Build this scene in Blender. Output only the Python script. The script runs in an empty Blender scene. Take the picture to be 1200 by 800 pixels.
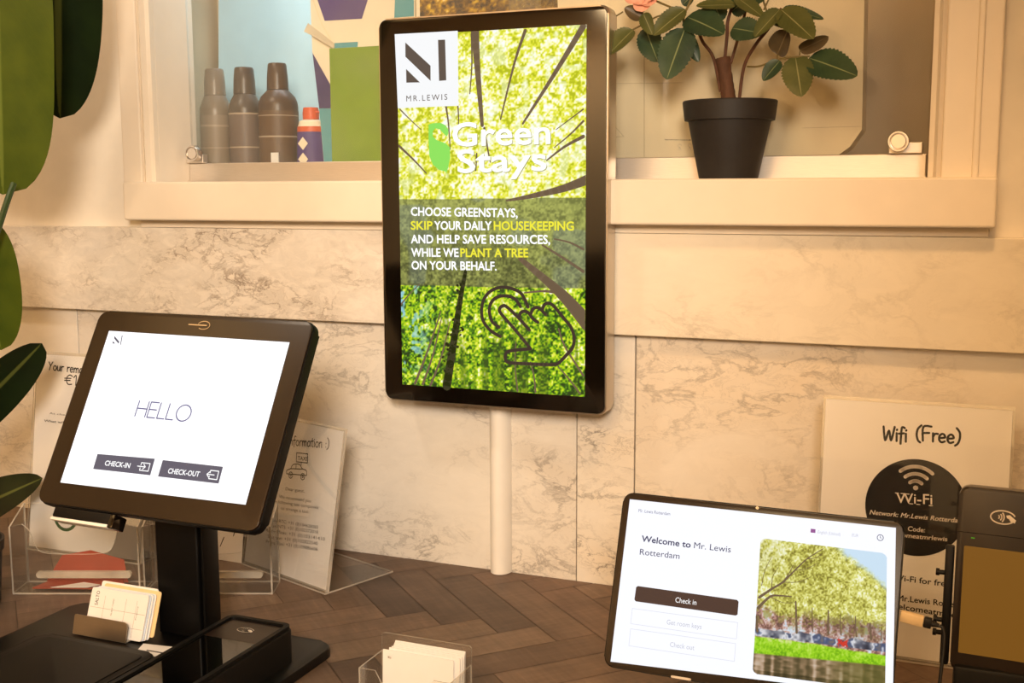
import bpy, bmesh, math, random
import numpy as np
from mathutils import Vector, Matrix, Euler

scene = bpy.context.scene
R = math.radians

# ------------------------------------------------------------------ camera
cam_data = bpy.data.cameras.new('camera')
cam_data.sensor_fit = 'HORIZONTAL'
cam_data.sensor_width = 36.0
cam_data.lens = 1353.8 / 1200 * 36.0
cam_data.clip_start = 0.02
cam = bpy.data.objects.new('camera', cam_data)
scene.collection.objects.link(cam)
yaw, pitch, roll = 0.3909, 0.1334, -0.0037
fwd = Vector((-math.sin(yaw)*math.cos(pitch), math.cos(yaw)*math.cos(pitch), -math.sin(pitch)))
rgt = Vector((math.cos(yaw), math.sin(yaw), 0))
up = rgt.cross(fwd)
rgt, up = math.cos(roll)*rgt + math.sin(roll)*up, math.cos(roll)*up - math.sin(roll)*rgt
cam.matrix_world = Matrix(((rgt.x, up.x, -fwd.x, 0.6269), (rgt.y, up.y, -fwd.y, -1.4765),
                           (rgt.z, up.z, -fwd.z, 0.5478), (0, 0, 0, 1)))
scene.camera = cam
scene.view_settings.view_transform = 'Standard'
scene.view_settings.look = 'None'
scene.view_settings.gamma = 1.0
scene.view_settings.use_curve_mapping = False
scene.view_settings.exposure = 0.0

# ------------------------------------------------------------------ world and lamps
world = bpy.data.worlds.new('room_glow')
scene.world = world
world.use_nodes = True
world.node_tree.nodes['Background'].inputs[0].default_value = (1.0, 0.74, 0.48, 1)
world.node_tree.nodes['Background'].inputs[1].default_value = 0.03

def lamp(name, kind, loc, target, energy, color, **kw):
    d = bpy.data.lights.new(name, kind)
    d.energy = energy; d.color = color
    for k, v in kw.items(): setattr(d, k, v)
    o = bpy.data.objects.new(name, d)
    scene.collection.objects.link(o)
    o.location = loc
    o.rotation_euler = (Vector(target) - Vector(loc)).to_track_quat('-Z', 'Y').to_euler()
    return o
WARM = (1.0, 0.70, 0.37)
lamp('room_spot', 'SPOT', (0.85, -2.2, 1.05), (-0.42, 0.0, 0.44), 216, (1.0, 0.825, 0.645), spot_size=R(49), spot_blend=1.0, shadow_soft_size=0.22)
lamp('ceiling_spot_right', 'SPOT', (0.62, -1.0, 1.66), (0.55, -0.1, 0.16), 48, (1.0, 0.56, 0.22), spot_size=R(36), spot_blend=0.9, shadow_soft_size=0.08)
lamp('ceiling_spot_left', 'SPOT', (-0.62, -0.85, 1.66), (-0.45, 0.0, 0.42), 25, (1.0, 0.83, 0.64), spot_size=R(70), spot_blend=1.0, shadow_soft_size=0.08)
lamp('rear_wall_fill', 'AREA', (-0.6, -3.5, 1.69), (-0.6, -3.95, 0.9), 42, (1.0, 0.60, 0.28), shape='RECTANGLE', size=1.8, size_y=0.12)  # added, unseen: brightens the rear wall that the bezels reflect
lamp('bezel_glow_fill', 'AREA', (-1.45, -1.35, 1.70), (-1.45, -1.35, 0), 7, (1.0, 0.60, 0.24), shape='DISK', size=1.1)  # added, unseen: set where the kiosk bezel mirrors it as a warm glow
lamp('room_lamp', 'AREA', (0.2, -2.9, 1.68), (0.2, -2.9, 0), 40, WARM, shape='DISK', size=0.7)
lamp('cabinet_cool_fill', 'AREA', (-0.40, 0.20, 1.05), (-0.45, 0.26, 0.6), 0.95, (0.82, 0.93, 1.0), shape='RECTANGLE', size=0.34, size_y=0.06)  # added, unseen: cool fill that brightens the pale blue board

# ------------------------------------------------------------------ materials
def lin(c):
    return tuple((v/255/12.92 if v/255 <= 0.04045 else ((v/255+0.055)/1.055)**2.4) for v in c)
def new_mat(name):
    m = bpy.data.materials.new(name); m.use_nodes = True
    nt = m.node_tree; nt.nodes.clear()
    out = nt.nodes.new('ShaderNodeOutputMaterial')
    return m, nt, out
def node(nt, kind, **inp):
    n = nt.nodes.new(kind)
    for k, v in inp.items():
        k2 = k.replace('_', ' ')
        if k2 in n.inputs: n.inputs[k2].default_value = v
        else: setattr(n, k, v)
    return n
def ramp(nt, fac, stops, interp='LINEAR'):
    n = nt.nodes.new('ShaderNodeValToRGB'); n.color_ramp.interpolation = interp
    cr = n.color_ramp
    while len(cr.elements) < len(stops): cr.elements.new(0.5)
    for e, (p, c) in zip(cr.elements, stops):
        e.position = p; e.color = (*c, 1) if len(c) == 3 else c
    nt.links.new(fac, n.inputs[0])
    return n.outputs[0]
def coords(nt, scale=(1, 1, 1), rot=(0, 0, 0), loc=(0, 0, 0), kind='Object'):
    t = nt.nodes.new('ShaderNodeTexCoord'); mp = nt.nodes.new('ShaderNodeMapping')
    mp.inputs['Scale'].default_value = scale; mp.inputs['Rotation'].default_value = rot; mp.inputs['Location'].default_value = loc
    nt.links.new(t.outputs[kind], mp.inputs[0])
    return mp.outputs[0]
def mat(name, rgb, rough=0.5, metal=0.0, spec=0.5, var=0.06, nscale=40, bump=0.0, coat=0.0, stretch=(1, 1, 1), sub=0.0):
    m, nt, out = new_mat(name)
    b = node(nt, 'ShaderNodeBsdfPrincipled', Roughness=rough, Metallic=metal)
    b.inputs['Specular IOR Level'].default_value = spec
    b.inputs['Coat Weight'].default_value = coat
    b.inputs['Coat Roughness'].default_value = 0.04
    nz = node(nt, 'ShaderNodeTexNoise', Scale=nscale, Detail=4.0)
    nt.links.new(coords(nt, stretch), nz.inputs['Vector'])
    c = Vector(lin(rgb))
    nt.links.new(ramp(nt, nz.outputs[0], [(0.3, tuple(c*(1-var))), (0.7, tuple(min(1, v*(1+var)) for v in c))]), b.inputs['Base Color'])
    if bump:
        bp = node(nt, 'ShaderNodeBump', Strength=bump, Distance=0.001)
        nt.links.new(nz.outputs[0], bp.inputs['Height']); nt.links.new(bp.outputs[0], b.inputs['Normal'])
    nt.links.new(b.outputs[0], out.inputs[0])
    return m
def glow(name, rgb, strength=1.0, gloss=0.0, tint=(0.02, 0.02, 0.02)):
    # a lit piece of a display: emission under glass
    m, nt, out = new_mat(name)
    b = node(nt, 'ShaderNodeBsdfPrincipled', Roughness=0.25)
    b.inputs['Base Color'].default_value = (*tint, 1)
    b.inputs['Specular IOR Level'].default_value = gloss
    b.inputs['Emission Color'].default_value = (*lin(rgb), 1)
    b.inputs['Emission Strength'].default_value = strength
    nt.links.new(b.outputs[0], out.inputs[0])
    return m
def glow_picture(name, strength=1.0):
    m, nt, out = new_mat(name)
    b = node(nt, 'ShaderNodeBsdfPrincipled', Roughness=0.25)
    b.inputs['Base Color'].default_value = (0.02, 0.02, 0.02, 1)
    b.inputs['Specular IOR Level'].default_value = 0.0
    a = node(nt, 'ShaderNodeVertexColor'); a.layer_name = 'Col'
    nt.links.new(a.outputs[0], b.inputs['Emission Color'])
    b.inputs['Emission Strength'].default_value = strength
    nt.links.new(b.outputs[0], out.inputs[0])
    return m
def painted_picture(name, rough=0.5):
    m, nt, out = new_mat(name)
    b = node(nt, 'ShaderNodeBsdfPrincipled', Roughness=rough)
    a = node(nt, 'ShaderNodeVertexColor'); a.layer_name = 'Col'
    nt.links.new(a.outputs[0], b.inputs['Base Color']); nt.links.new(b.outputs[0], out.inputs[0])
    return m
def clear(name, haze=0.05, hazergb=(235, 225, 210), tint=(0.96, 0.96, 0.95), gl=0.09, fk=0.18):
    m, nt, out = new_mat(name)
    tr = node(nt, 'ShaderNodeBsdfTransparent'); tr.inputs[0].default_value = (*tint, 1)
    gs = node(nt, 'ShaderNodeBsdfGlossy', Roughness=0.03)
    df = node(nt, 'ShaderNodeBsdfDiffuse'); df.inputs[0].default_value = (*lin(hazergb), 1)
    fr = node(nt, 'ShaderNodeLayerWeight', Blend=0.25)
    mu = node(nt, 'ShaderNodeMath', operation='MULTIPLY_ADD'); mu.inputs[1].default_value = fk; mu.inputs[2].default_value = gl*0.4
    nt.links.new(fr.outputs['Fresnel'], mu.inputs[0])
    nz = node(nt, 'ShaderNodeTexNoise', Scale=14.0, Detail=3.0); nt.links.new(coords(nt), nz.inputs['Vector'])
    hz = node(nt, 'ShaderNodeMath', operation='MULTIPLY'); hz.inputs[1].default_value = haze*2
    nt.links.new(nz.outputs[0], hz.inputs[0])
    m1 = node(nt, 'ShaderNodeMixShader'); nt.links.new(hz.outputs[0], m1.inputs[0]); nt.links.new(tr.outputs[0], m1.inputs[1]); nt.links.new(df.outputs[0], m1.inputs[2])
    m2 = node(nt, 'ShaderNodeMixShader'); nt.links.new(mu.outputs[0], m2.inputs[0]); nt.links.new(m1.outputs[0], m2.inputs[1]); nt.links.new(gs.outputs[0], m2.inputs[2])
    nt.links.new(m2.outputs[0], out.inputs[0])
    return m
def marble(name, seed, base, vein, amount, warm, scale=7.0, tilt=0.7, patch=0.35):
    m, nt, out = new_mat(name)
    b = node(nt, 'ShaderNodeBsdfPrincipled', Roughness=0.32)
    b.inputs['Specular IOR Level'].default_value = 0.35
    v = coords(nt, (1.0, 1.0, 1.9), (0, tilt, 0), (seed*3.1, seed*1.7, seed*2.3))
    n1 = node(nt, 'ShaderNodeTexNoise', Scale=scale, Detail=9.0, Roughness=0.62, Distortion=0.45); nt.links.new(v, n1.inputs['Vector'])
    n2 = node(nt, 'ShaderNodeTexNoise', Scale=scale*0.45, Detail=5.0, Distortion=0.6); nt.links.new(v, n2.inputs['Vector'])
    n3 = node(nt, 'ShaderNodeTexNoise', Scale=scale*2.4, Detail=8.0, Roughness=0.7, Distortion=0.8); nt.links.new(v, n3.inputs['Vector'])
    def ridge(n, w):
        s = node(nt, 'ShaderNodeMath', operation='SUBTRACT'); nt.links.new(n.outputs[0], s.inputs[0]); s.inputs[1].default_value = 0.5
        a = node(nt, 'ShaderNodeMath', operation='ABSOLUTE'); nt.links.new(s.outputs[0], a.inputs[0])
        return ramp(nt, a.outputs[0], [(0.0, (1, 1, 1)), (w, (0, 0, 0))])
    r1, r3 = ridge(n1, 0.030), ridge(n3, 0.022)
    msk = ramp(nt, n2.outputs[0], [(0.42, (0, 0, 0)), (0.66, (1, 1, 1))])
    ml = node(nt, 'ShaderNodeMath', operation='MULTIPLY'); nt.links.new(r1, ml.inputs[0]); nt.links.new(msk, ml.inputs[1])
    m3 = node(nt, 'ShaderNodeMath', operation='MULTIPLY'); nt.links.new(r3, m3.inputs[0]); nt.links.new(msk, m3.inputs[1])
    ad = node(nt, 'ShaderNodeMath', operation='MULTIPLY_ADD'); nt.links.new(m3.outputs[0], ad.inputs[0]); ad.inputs[1].default_value = 0.6; nt.links.new(ml.outputs[0], ad.inputs[2])
    am = node(nt, 'ShaderNodeMath', operation='MULTIPLY'); nt.links.new(ad.outputs[0], am.inputs[0]); am.inputs[1].default_value = amount
    am.use_clamp = True
    cl = ramp(nt, n2.outputs[0], [(0.30, lin(base)), (0.75, lin(warm))])
    mx = node(nt, 'ShaderNodeMix', data_type='RGBA')
    nt.links.new(am.outputs[0], mx.inputs['Factor']); nt.links.new(cl, mx.inputs[6]); mx.inputs[7].default_value = (*lin(vein), 1)
    nz = ramp(nt, n3.outputs[0], [(0.25, (1-patch*0.3,)*3), (0.7, (1, 1, 1))])
    m4 = node(nt, 'ShaderNodeMix', data_type='RGBA', blend_type='MULTIPLY'); m4.inputs['Factor'].default_value = 1
    nt.links.new(mx.outputs[2], m4.inputs[6]); nt.links.new(nz, m4.inputs[7])
    nt.links.new(m4.outputs[2], b.inputs['Base Color'])
    nt.links.new(b.outputs[0], out.inputs[0])
    return m
def wood_blocks(name):
    m, nt, out = new_mat(name)
    b = node(nt, 'ShaderNodeBsdfPrincipled', Roughness=0.5)
    b.inputs['Specular IOR Level'].default_value = 0.35
    a = node(nt, 'ShaderNodeVertexColor'); a.layer_name = 'Col'
    uv = coords(nt, (9, 150, 1), kind='UV')
    g = node(nt, 'ShaderNodeTexNoise', Scale=1.0, Detail=6.0, Roughness=0.65, Distortion=0.4); nt.links.new(uv, g.inputs['Vector'])
    uv2 = coords(nt, (190, 16, 1), kind='UV')
    g2 = node(nt, 'ShaderNodeTexNoise', Scale=1.0, Detail=3.0); nt.links.new(uv2, g2.inputs['Vector'])
    nb = node(nt, 'ShaderNodeTexNoise', Scale=16.0, Detail=5.0); nt.links.new(coords(nt), nb.inputs['Vector'])
    c1 = ramp(nt, g.outputs[0], [(0.25, (0.80, 0.79, 0.78)), (0.75, (1.14, 1.13, 1.12))])
    c2 = ramp(nt, g2.outputs[0], [(0.30, (0.86, 0.85, 0.84)), (0.62, (1, 1, 1)), (0.82, (1.3, 1.28, 1.22))])
    c3 = ramp(nt, nb.outputs[0], [(0.3, (0.75, 0.75, 0.75)), (0.7, (1.15, 1.15, 1.15))])
    prev = a.outputs[0]
    for c in (c1, c2, c3):
        x = node(nt, 'ShaderNodeMix', data_type='RGBA', blend_type='MULTIPLY'); x.inputs['Factor'].default_value = 1
        nt.links.new(prev, x.inputs[6]); nt.links.new(c, x.inputs[7]); prev = x.outputs[2]
    nt.links.new(prev, b.inputs['Base Color'])
    bp = node(nt, 'ShaderNodeBump', Strength=0.25, Distance=0.0006); nt.links.new(g.outputs[0], bp.inputs['Height']); nt.links.new(bp.outputs[0], b.inputs['Normal'])
    nt.links.new(b.outputs[0], out.inputs[0])
    return m
def leaf_mat(name, dark, light, rib, rough=0.4, ribw=0.025, veins=9, spec=0.4, vein_mix=0.35):
    m, nt, out = new_mat(name)
    b = node(nt, 'ShaderNodeBsdfPrincipled', Roughness=rough); b.inputs['Specular IOR Level'].default_value = spec
    uvn = nt.nodes.new('ShaderNodeTexCoord'); sp = nt.nodes.new('ShaderNodeSeparateXYZ'); nt.links.new(uvn.outputs['UV'], sp.inputs[0])
    s = node(nt, 'ShaderNodeMath', operation='SUBTRACT'); nt.links.new(sp.outputs[0], s.inputs[0]); s.inputs[1].default_value = 0.5
    ab = node(nt, 'ShaderNodeMath', operation='ABSOLUTE'); nt.links.new(s.outputs[0], ab.inputs[0])
    # side veins run out and up from the rib
    k = node(nt, 'ShaderNodeMath', operation='MULTIPLY_ADD'); nt.links.new(ab.outputs[0], k.inputs[0]); k.inputs[1].default_value = -0.55; nt.links.new(sp.outputs[1], k.inputs[2])
    k2 = node(nt, 'ShaderNodeMath', operation='MULTIPLY'); nt.links.new(k.outputs[0], k2.inputs[0]); k2.inputs[1].default_value = veins
    fr = node(nt, 'ShaderNodeMath', operation='FRACT'); nt.links.new(k2.outputs[0], fr.inputs[0])
    vv = ramp(nt, fr.outputs[0], [(0.0, (1, 1, 1)), (0.10, (0, 0, 0)), (0.9, (0, 0, 0)), (1.0, (1, 1, 1))])
    nz = node(nt, 'ShaderNodeTexNoise', Scale=22.0, Detail=4.0); nt.links.new(coords(nt), nz.inputs['Vector'])
    c0 = ramp(nt, nz.outputs[0], [(0.3, lin(dark)), (0.7, lin(light))])
    mv = node(nt, 'ShaderNodeMath', operation='MULTIPLY'); nt.links.new(vv, mv.inputs[0]); mv.inputs[1].default_value = vein_mix
    x1 = node(nt, 'ShaderNodeMix', data_type='RGBA'); nt.links.new(mv.outputs[0], x1.inputs['Factor']); nt.links.new(c0, x1.inputs[6]); x1.inputs[7].default_value = (*lin(light), 1)
    rr = ramp(nt, ab.outputs[0], [(ribw*0.5, (1, 1, 1)), (ribw, (0, 0, 0))])
    x2 = node(nt, 'ShaderNodeMix', data_type='RGBA'); nt.links.new(rr, x2.inputs['Factor']); nt.links.new(x1.outputs[2], x2.inputs[6]); x2.inputs[7].default_value = (*lin(rib), 1)
    nt.links.new(x2.outputs[2], b.inputs['Base Color'])
    nt.links.new(b.outputs[0], out.inputs[0])
    return m

M = {}
M['plaster'] = mat('cream_plaster', (236, 228, 214), 0.7, var=0.03, nscale=30, bump=0.15)
M['paint'] = mat('cream_gloss_paint', (234, 222, 204), 0.38, var=0.02, nscale=25, bump=0.05)
M['ceil'] = mat('ceiling_paint', (232, 204, 160), 0.8)
M['darkpanel'] = mat('dark_wainscot', (34, 28, 24), 0.6)
M['floor'] = mat('dark_floor', (50, 42, 36), 0.6)
M['band'] = marble('marble_ledge', 1.0, (236, 229, 218), (138, 122, 108), 0.8, (226, 216, 202), 15.0, 0.65, 0.8)
M['tile'] = [marble('marble_slab_%s' % n, s, (234, 228, 218), (112, 104, 100), a, w, sc, t, 0.25) for n, s, a, w, sc, t in
             (('grey', 2.3, 0.50, (222, 214, 202), 12.0, 0.35), ('pale', 3.7, 0.42, (226, 218, 206), 10.0, -0.25), ('strip', 5.2, 0.75, (230, 220, 204), 15.0, 0.8), ('warm', 8.4, 0.40, (228, 215, 196), 11.0, 0.4))]
M['wood'] = wood_blocks('herringbone_wood')
M['woodedge'] = mat('dark_wood_edge', (62, 44, 34), 0.5, stretch=(4, 40, 40))
M['alu'] = mat('brushed_aluminium', (222, 214, 204), 0.42, 0.85, var=0.05, stretch=(2, 80, 80))
M['chrome'] = mat('polished_lock', (215, 208, 200), 0.22, 0.9, var=0.03)
M['pipe'] = mat('white_plastic_duct', (240, 235, 226), 0.4, var=0.02)
M['glass'] = clear('cabinet_glass', 0.045, (205, 205, 195), (0.982, 0.988, 0.982), 0.02)
M['acryl'] = clear('clear_acrylic', 0.012, (240, 232, 220), (0.985, 0.985, 0.98), 0.04)
M['acryledge'] = clear('acrylic_edge', 0.48, (250, 240, 225), (0.85, 0.85, 0.82), 0.5)
M['black'] = mat('matte_black_steel', (9, 8, 8), 0.40, spec=0.25, var=0.2, nscale=200)
M['plastic'] = mat('black_plastic', (9, 8, 8), 0.5, spec=0.25, var=0.2, nscale=300)
M['bezel'] = mat('black_matte_glass_warm_sheen', (30, 18, 8), 0.30, spec=0.6, var=0.1)  # brown base stands in for warm reflections on the black glass
M['dglass'] = mat('black_gloss_glass_warm_sheen', (15, 10, 6), 0.10, spec=0.75, var=0.1)  # slight brown in the base, a warm reflection put into the colour
M['holder'] = mat('satin_steel', (150, 138, 124), 0.35, 0.9, var=0.04, stretch=(2, 60, 60))
M['silver'] = mat('silver_edge', (196, 184, 168), 0.28, 0.85, var=0.03)
M['padglass'] = mat('pin_pad_glass', (5, 5, 5), 0.04, spec=0.9, var=0.1)
M['paper'] = mat('white_paper', (236, 232, 228), 0.75, var=0.015)
M['card'] = mat('white_card', (240, 238, 236), 0.55, var=0.012)
M['cardy'] = mat('amber_card', (236, 208, 158), 0.55, var=0.05)
M['cardb'] = mat('pale_blue_card', (205, 218, 235), 0.55, var=0.03)
M['ink'] = mat('black_print', (22, 20, 21), 0.7, spec=0.1, var=0.1)
M['inkgrey'] = mat('grey_print', (58, 55, 54), 0.6, var=0.1)
M['inkfaint'] = mat('faint_print', (150, 146, 142), 0.6, var=0.1)
M['inkgreen'] = mat('green_print', (52, 110, 50), 0.6, var=0.1)
M['white_print'] = mat('white_print', (232, 222, 210), 0.6, var=0.02)
M['red'] = mat('red_leaflet', (150, 66, 46), 0.5, var=0.08)
M['pot'] = mat('black_plant_pot', (34, 30, 28), 0.55, var=0.12, nscale=120)
M['soil'] = mat('dark_soil', (40, 30, 22), 0.95, var=0.4, nscale=150, bump=0.8)
M['bark'] = mat('brown_bark', (96, 62, 40), 0.8, var=0.35, nscale=120, bump=0.8, stretch=(1, 1, 0.3))
M['stem'] = mat('reddish_twig', (98, 62, 42), 0.6, var=0.2, nscale=100)
M['petiole'] = mat('olive_leaf_stalk', (120, 104, 58), 0.55, var=0.15)
M['gstem'] = mat('green_stalk', (40, 62, 22), 0.5, var=0.15)
M['rose'] = mat('pink_petal', (240, 178, 150), 0.6, var=0.06)
M['leafg'] = leaf_mat('rose_leaf_green', (38, 58, 40), (62, 82, 52), (128, 138, 92))
M['leafo'] = leaf_mat('rose_leaf_olive', (72, 78, 38), (98, 100, 54), (140, 138, 90))
M['leafb'] = leaf_mat('rose_leaf_brown', (78, 66, 44), (100, 84, 56), (120, 104, 76))
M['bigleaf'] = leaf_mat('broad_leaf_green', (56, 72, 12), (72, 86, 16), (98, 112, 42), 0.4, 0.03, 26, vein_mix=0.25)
M['bigshade'] = leaf_mat('broad_leaf_shaded', (14, 26, 10), (24, 38, 14), (84, 92, 42), 0.35, 0.05, 22, vein_mix=0.2)  # darker copy of the leaf green: shade of backlit leaves put into the colour
M['blueboard'] = mat('pale_blue_board', (190, 226, 244), 0.6, var=0.02)
M['bottle'] = mat('brown_bottle', (76, 52, 36), 0.35, var=0.08)
M['bottleg'] = mat('grey_bottle', (132, 116, 98), 0.35, var=0.08)
M['bottlem'] = mat('taupe_bottle', (84, 70, 60), 0.35, var=0.08)
M['blabel'] = mat('bottle_label', (120, 104, 92), 0.5, var=0.1, stretch=(1, 1, 12), nscale=60)
M['blabell'] = mat('bottle_pale_line', (170, 152, 132), 0.5)
M['purple'] = mat('purple_print', (84, 66, 128), 0.55, var=0.06)
M['purpled'] = mat('deep_purple_print', (70, 56, 108), 0.55, var=0.1)
M['teal'] = mat('teal_print', (92, 160, 172), 0.55, var=0.06)
M['orange'] = mat('orange_plastic', (214, 92, 52), 0.45, var=0.04)
M['creamp'] = mat('cream_paper', (240, 228, 204), 0.7, var=0.02)
M['kraft'] = mat('cream_paper_bag', (236, 220, 186), 0.72, var=0.04, nscale=9, bump=0.2)
M['greenb'] = mat('green_box', (122, 152, 42), 0.55, var=0.05)
M['inner'] = mat('cabinet_lining', (214, 192, 160), 0.7, var=0.08, nscale=10)
M['s_white'] = glow('lit_white', (252, 252, 255), 1.25)
M['s_tab'] = glow('lit_white_cool', (246, 248, 255), 1.05)
M['s_logo'] = glow('lit_logo_white', (246, 248, 250), 1.0)
M['s_txtw'] = glow('lit_text_white', (255, 255, 255), 1.1)
M['s_shadow'] = glow('lit_text_shadow', (168, 166, 92), 1.0)
M['s_txty'] = glow('lit_text_yellow', (244, 236, 60), 1.0)
M['s_brown'] = glow('lit_dark_taupe', (88, 76, 68), 1.0)
M['s_hand'] = glow('lit_dark_brown', (70, 56, 46), 1.0)
M['s_leaf'] = glow('lit_leaf_green', (140, 226, 92), 1.0)
M['s_branch'] = glow('lit_branch', (112, 92, 70), 1.0)
M['s_trunk'] = glow('lit_ivy_trunk', (44, 46, 18), 1.0)
M['s_btn'] = glow('lit_grey_button', (96, 92, 106), 1.0)
M['s_btn2'] = glow('lit_brown_button', (76, 54, 46), 1.0)
M['s_hello'] = glow('lit_grey_lavender', (112, 108, 148), 1.0)
M['s_txtd'] = glow('lit_text_dark', (66, 66, 98), 1.0)
M['s_txtm'] = glow('lit_text_mid', (112, 112, 142), 1.0)
M['s_faint'] = glow('lit_text_faint', (196, 198, 210), 1.0)
M['s_line'] = glow('lit_outline_faint', (226, 228, 236), 1.0)
M['s_flag'] = glow('lit_flag', (150, 90, 150), 1.0)
M['s_amber'] = glow('amber_screen_reflection', (118, 76, 18), 1.0, 0.4)  # emission stands in for warm light reflected by the dark screen
M['s_led'] = glow('green_led', (80, 170, 30), 1.0)
M['s_pic'] = glow_picture('lit_picture', 1.0)
M['photo'] = painted_picture('printed_photo')
M['cable'] = mat('cable_rubber', (14, 12, 12), 0.55)
M['usbw'] = mat('white_plug', (232, 205, 160), 0.45)
# ------------------------------------------------------------------ helpers
COL = scene.collection
def lum(o, **kw):
    for k, v in kw.items():
        if v is not None: o[k] = v
def thing(name, label, cat, loc=(0, 0, 0), rot=(0, 0, 0), group=None, order='YXZ'):
    o = bpy.data.objects.new(name, None); COL.objects.link(o)
    o.empty_display_size = 0.03
    o.location = loc; o.rotation_mode = order; o.rotation_euler = rot
    lum(o, label=label, category=cat, group=group)
    return o
def root_of(p):
    while p.parent: p = p.parent
    return p
def obj(name, bm, mats, parent=None, world=False, smooth=True, label=None, kind=None):
    if world and parent is not None:
        bm.transform(root_of(parent).matrix_basis.inverted())
    me = bpy.data.meshes.new(name)
    bmesh.ops.recalc_face_normals(bm, faces=bm.faces) if len(bm.faces) else None
    bm.to_mesh(me); bm.free()
    for m in (mats if isinstance(mats, (list, tuple)) else [mats]): me.materials.append(m)
    if smooth:
        me.polygons.foreach_set('use_smooth', [True]*len(me.polygons))
        me.set_sharp_from_angle(angle=R(35))
    o = bpy.data.objects.new(name, me); COL.objects.link(o)
    if parent is not None: o.parent = parent
    lum(o, label=label, kind=kind)
    return o
def tag(o, label, cat, group=None):
    lum(o, label=label, category=cat, group=group); return o
def struct(name, bm, mats, smooth=False):
    return obj(name, bm, mats, smooth=smooth, kind='structure')
def BM(): return bmesh.new()
def box(bm, a, b, bev=0.0, seg=2, mi=0):
    a, b = [min(x, y) for x, y in zip(a, b)], [max(x, y) for x, y in zip(a, b)]
    vs = [bm.verts.new((x, y, z)) for x in (a[0], b[0]) for y in (a[1], b[1]) for z in (a[2], b[2])]
    fs = [bm.faces.new([vs[i] for i in q]) for q in ((0, 1, 3, 2), (4, 6, 7, 5), (0, 4, 5, 1), (2, 3, 7, 6), (0, 2, 6, 4), (1, 5, 7, 3))]
    for f in fs: f.material_index = mi
    if bev > 0:
        es = list({e for f in fs for e in f.edges})
        r = bmesh.ops.bevel(bm, geom=es, offset=bev, segments=seg, profile=0.5, affect='EDGES')
        for f in r['faces']: f.material_index = mi
    return bm
def rrect(w, h, r, n=5, c=(0, 0), radii=None):
    pts = []
    rs = radii or (r, r, r, r)   # TR, TL, BL, BR
    for i, (sx, sy) in enumerate(((1, 1), (-1, 1), (-1, -1), (1, -1))):
        rr = max(rs[i], 1e-5); cx, cy = c[0]+sx*(w/2-rr), c[1]+sy*(h/2-rr)
        for k in range(n+1):
            a = math.pi/2*(i + k/n)
            pts.append((cx+rr*math.cos(a), cy+rr*math.sin(a)))
    return pts
def slab(bm, pts, y0, y1, mi=0, mi_side=None, bev=0.0):
    """outline pts in (x,z) given a thickness from y0 to y1"""
    v0 = [bm.verts.new((p[0], y0, p[1])) for p in pts]; v1 = [bm.verts.new((p[0], y1, p[1])) for p in pts]
    f0 = bm.faces.new(v0); f1 = bm.faces.new(v1[::-1]); f0.material_index = f1.material_index = mi
    n = len(pts); sd = []
    for i in range(n):
        f = bm.faces.new((v0[i], v0[(i+1) % n], v1[(i+1) % n], v1[i])); f.material_index = mi if mi_side is None else mi_side; sd.append(f)
    if bev:
        r = bmesh.ops.bevel(bm, geom=list(f0.edges)+list(f1.edges), offset=bev, segments=3, profile=0.5, affect='EDGES')
        for f in r['faces']: f.material_index = mi if mi_side is None else mi_side
    return bm
def slabz(bm, pts, z0, z1, mi=0, bev=0.0, mi_side=None):
    """outline pts in (x,y) given a height from z0 to z1"""
    v0 = [bm.verts.new((p[0], p[1], z0)) for p in pts]; v1 = [bm.verts.new((p[0], p[1], z1)) for p in pts]
    f0 = bm.faces.new(v0[::-1]); f1 = bm.faces.new(v1); f0.material_index = f1.material_index = mi
    n = len(pts)
    for i in range(n):
        f = bm.faces.new((v0[i], v0[(i+1) % n], v1[(i+1) % n], v1[i])); f.material_index = mi if mi_side is None else mi_side
    if bev: bmesh.ops.bevel(bm, geom=list(f1.edges), offset=bev, segments=3, profile=0.5, affect='EDGES')
    return bm
def flat(bm, pts, y, mi=0):
    f = bm.faces.new([bm.verts.new((p[0], y, p[1])) for p in pts]); f.material_index = mi
    return bm
def ring(bm, pin, pout, y):
    a = [bm.verts.new((p[0], y, p[1])) for p in pin]; b = [bm.verts.new((p[0], y, p[1])) for p in pout]
    n = len(a)
    for i in range(n): bm.faces.new((a[i], a[(i+1) % n], b[(i+1) % n], b[i]))
    return bm
def lathe(bm, prof, c=(0, 0), n=32, mi=0, mis=None):
    rings = []
    for r, z in prof:
        if r < 1e-6: rings.append([bm.verts.new((c[0], c[1], z))])
        else: rings.append([bm.verts.new((c[0]+r*math.cos(2*math.pi*k/n), c[1]+r*math.sin(2*math.pi*k/n), z)) for k in range(n)])
    for j in range(len(rings)-1):
        a, b = rings[j], rings[j+1]
        for k in range(n):
            k2 = (k+1) % n
            if len(a) == 1 and len(b) == 1: continue
            if len(a) == 1: f = bm.faces.new((a[0], b[k2], b[k]))
            elif len(b) == 1: f = bm.faces.new((a[k], a[k2], b[0]))
            else: f = bm.faces.new((a[k], a[k2], b[k2], b[k]))
            f.material_index = mis[j] if mis else mi
    return bm
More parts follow.
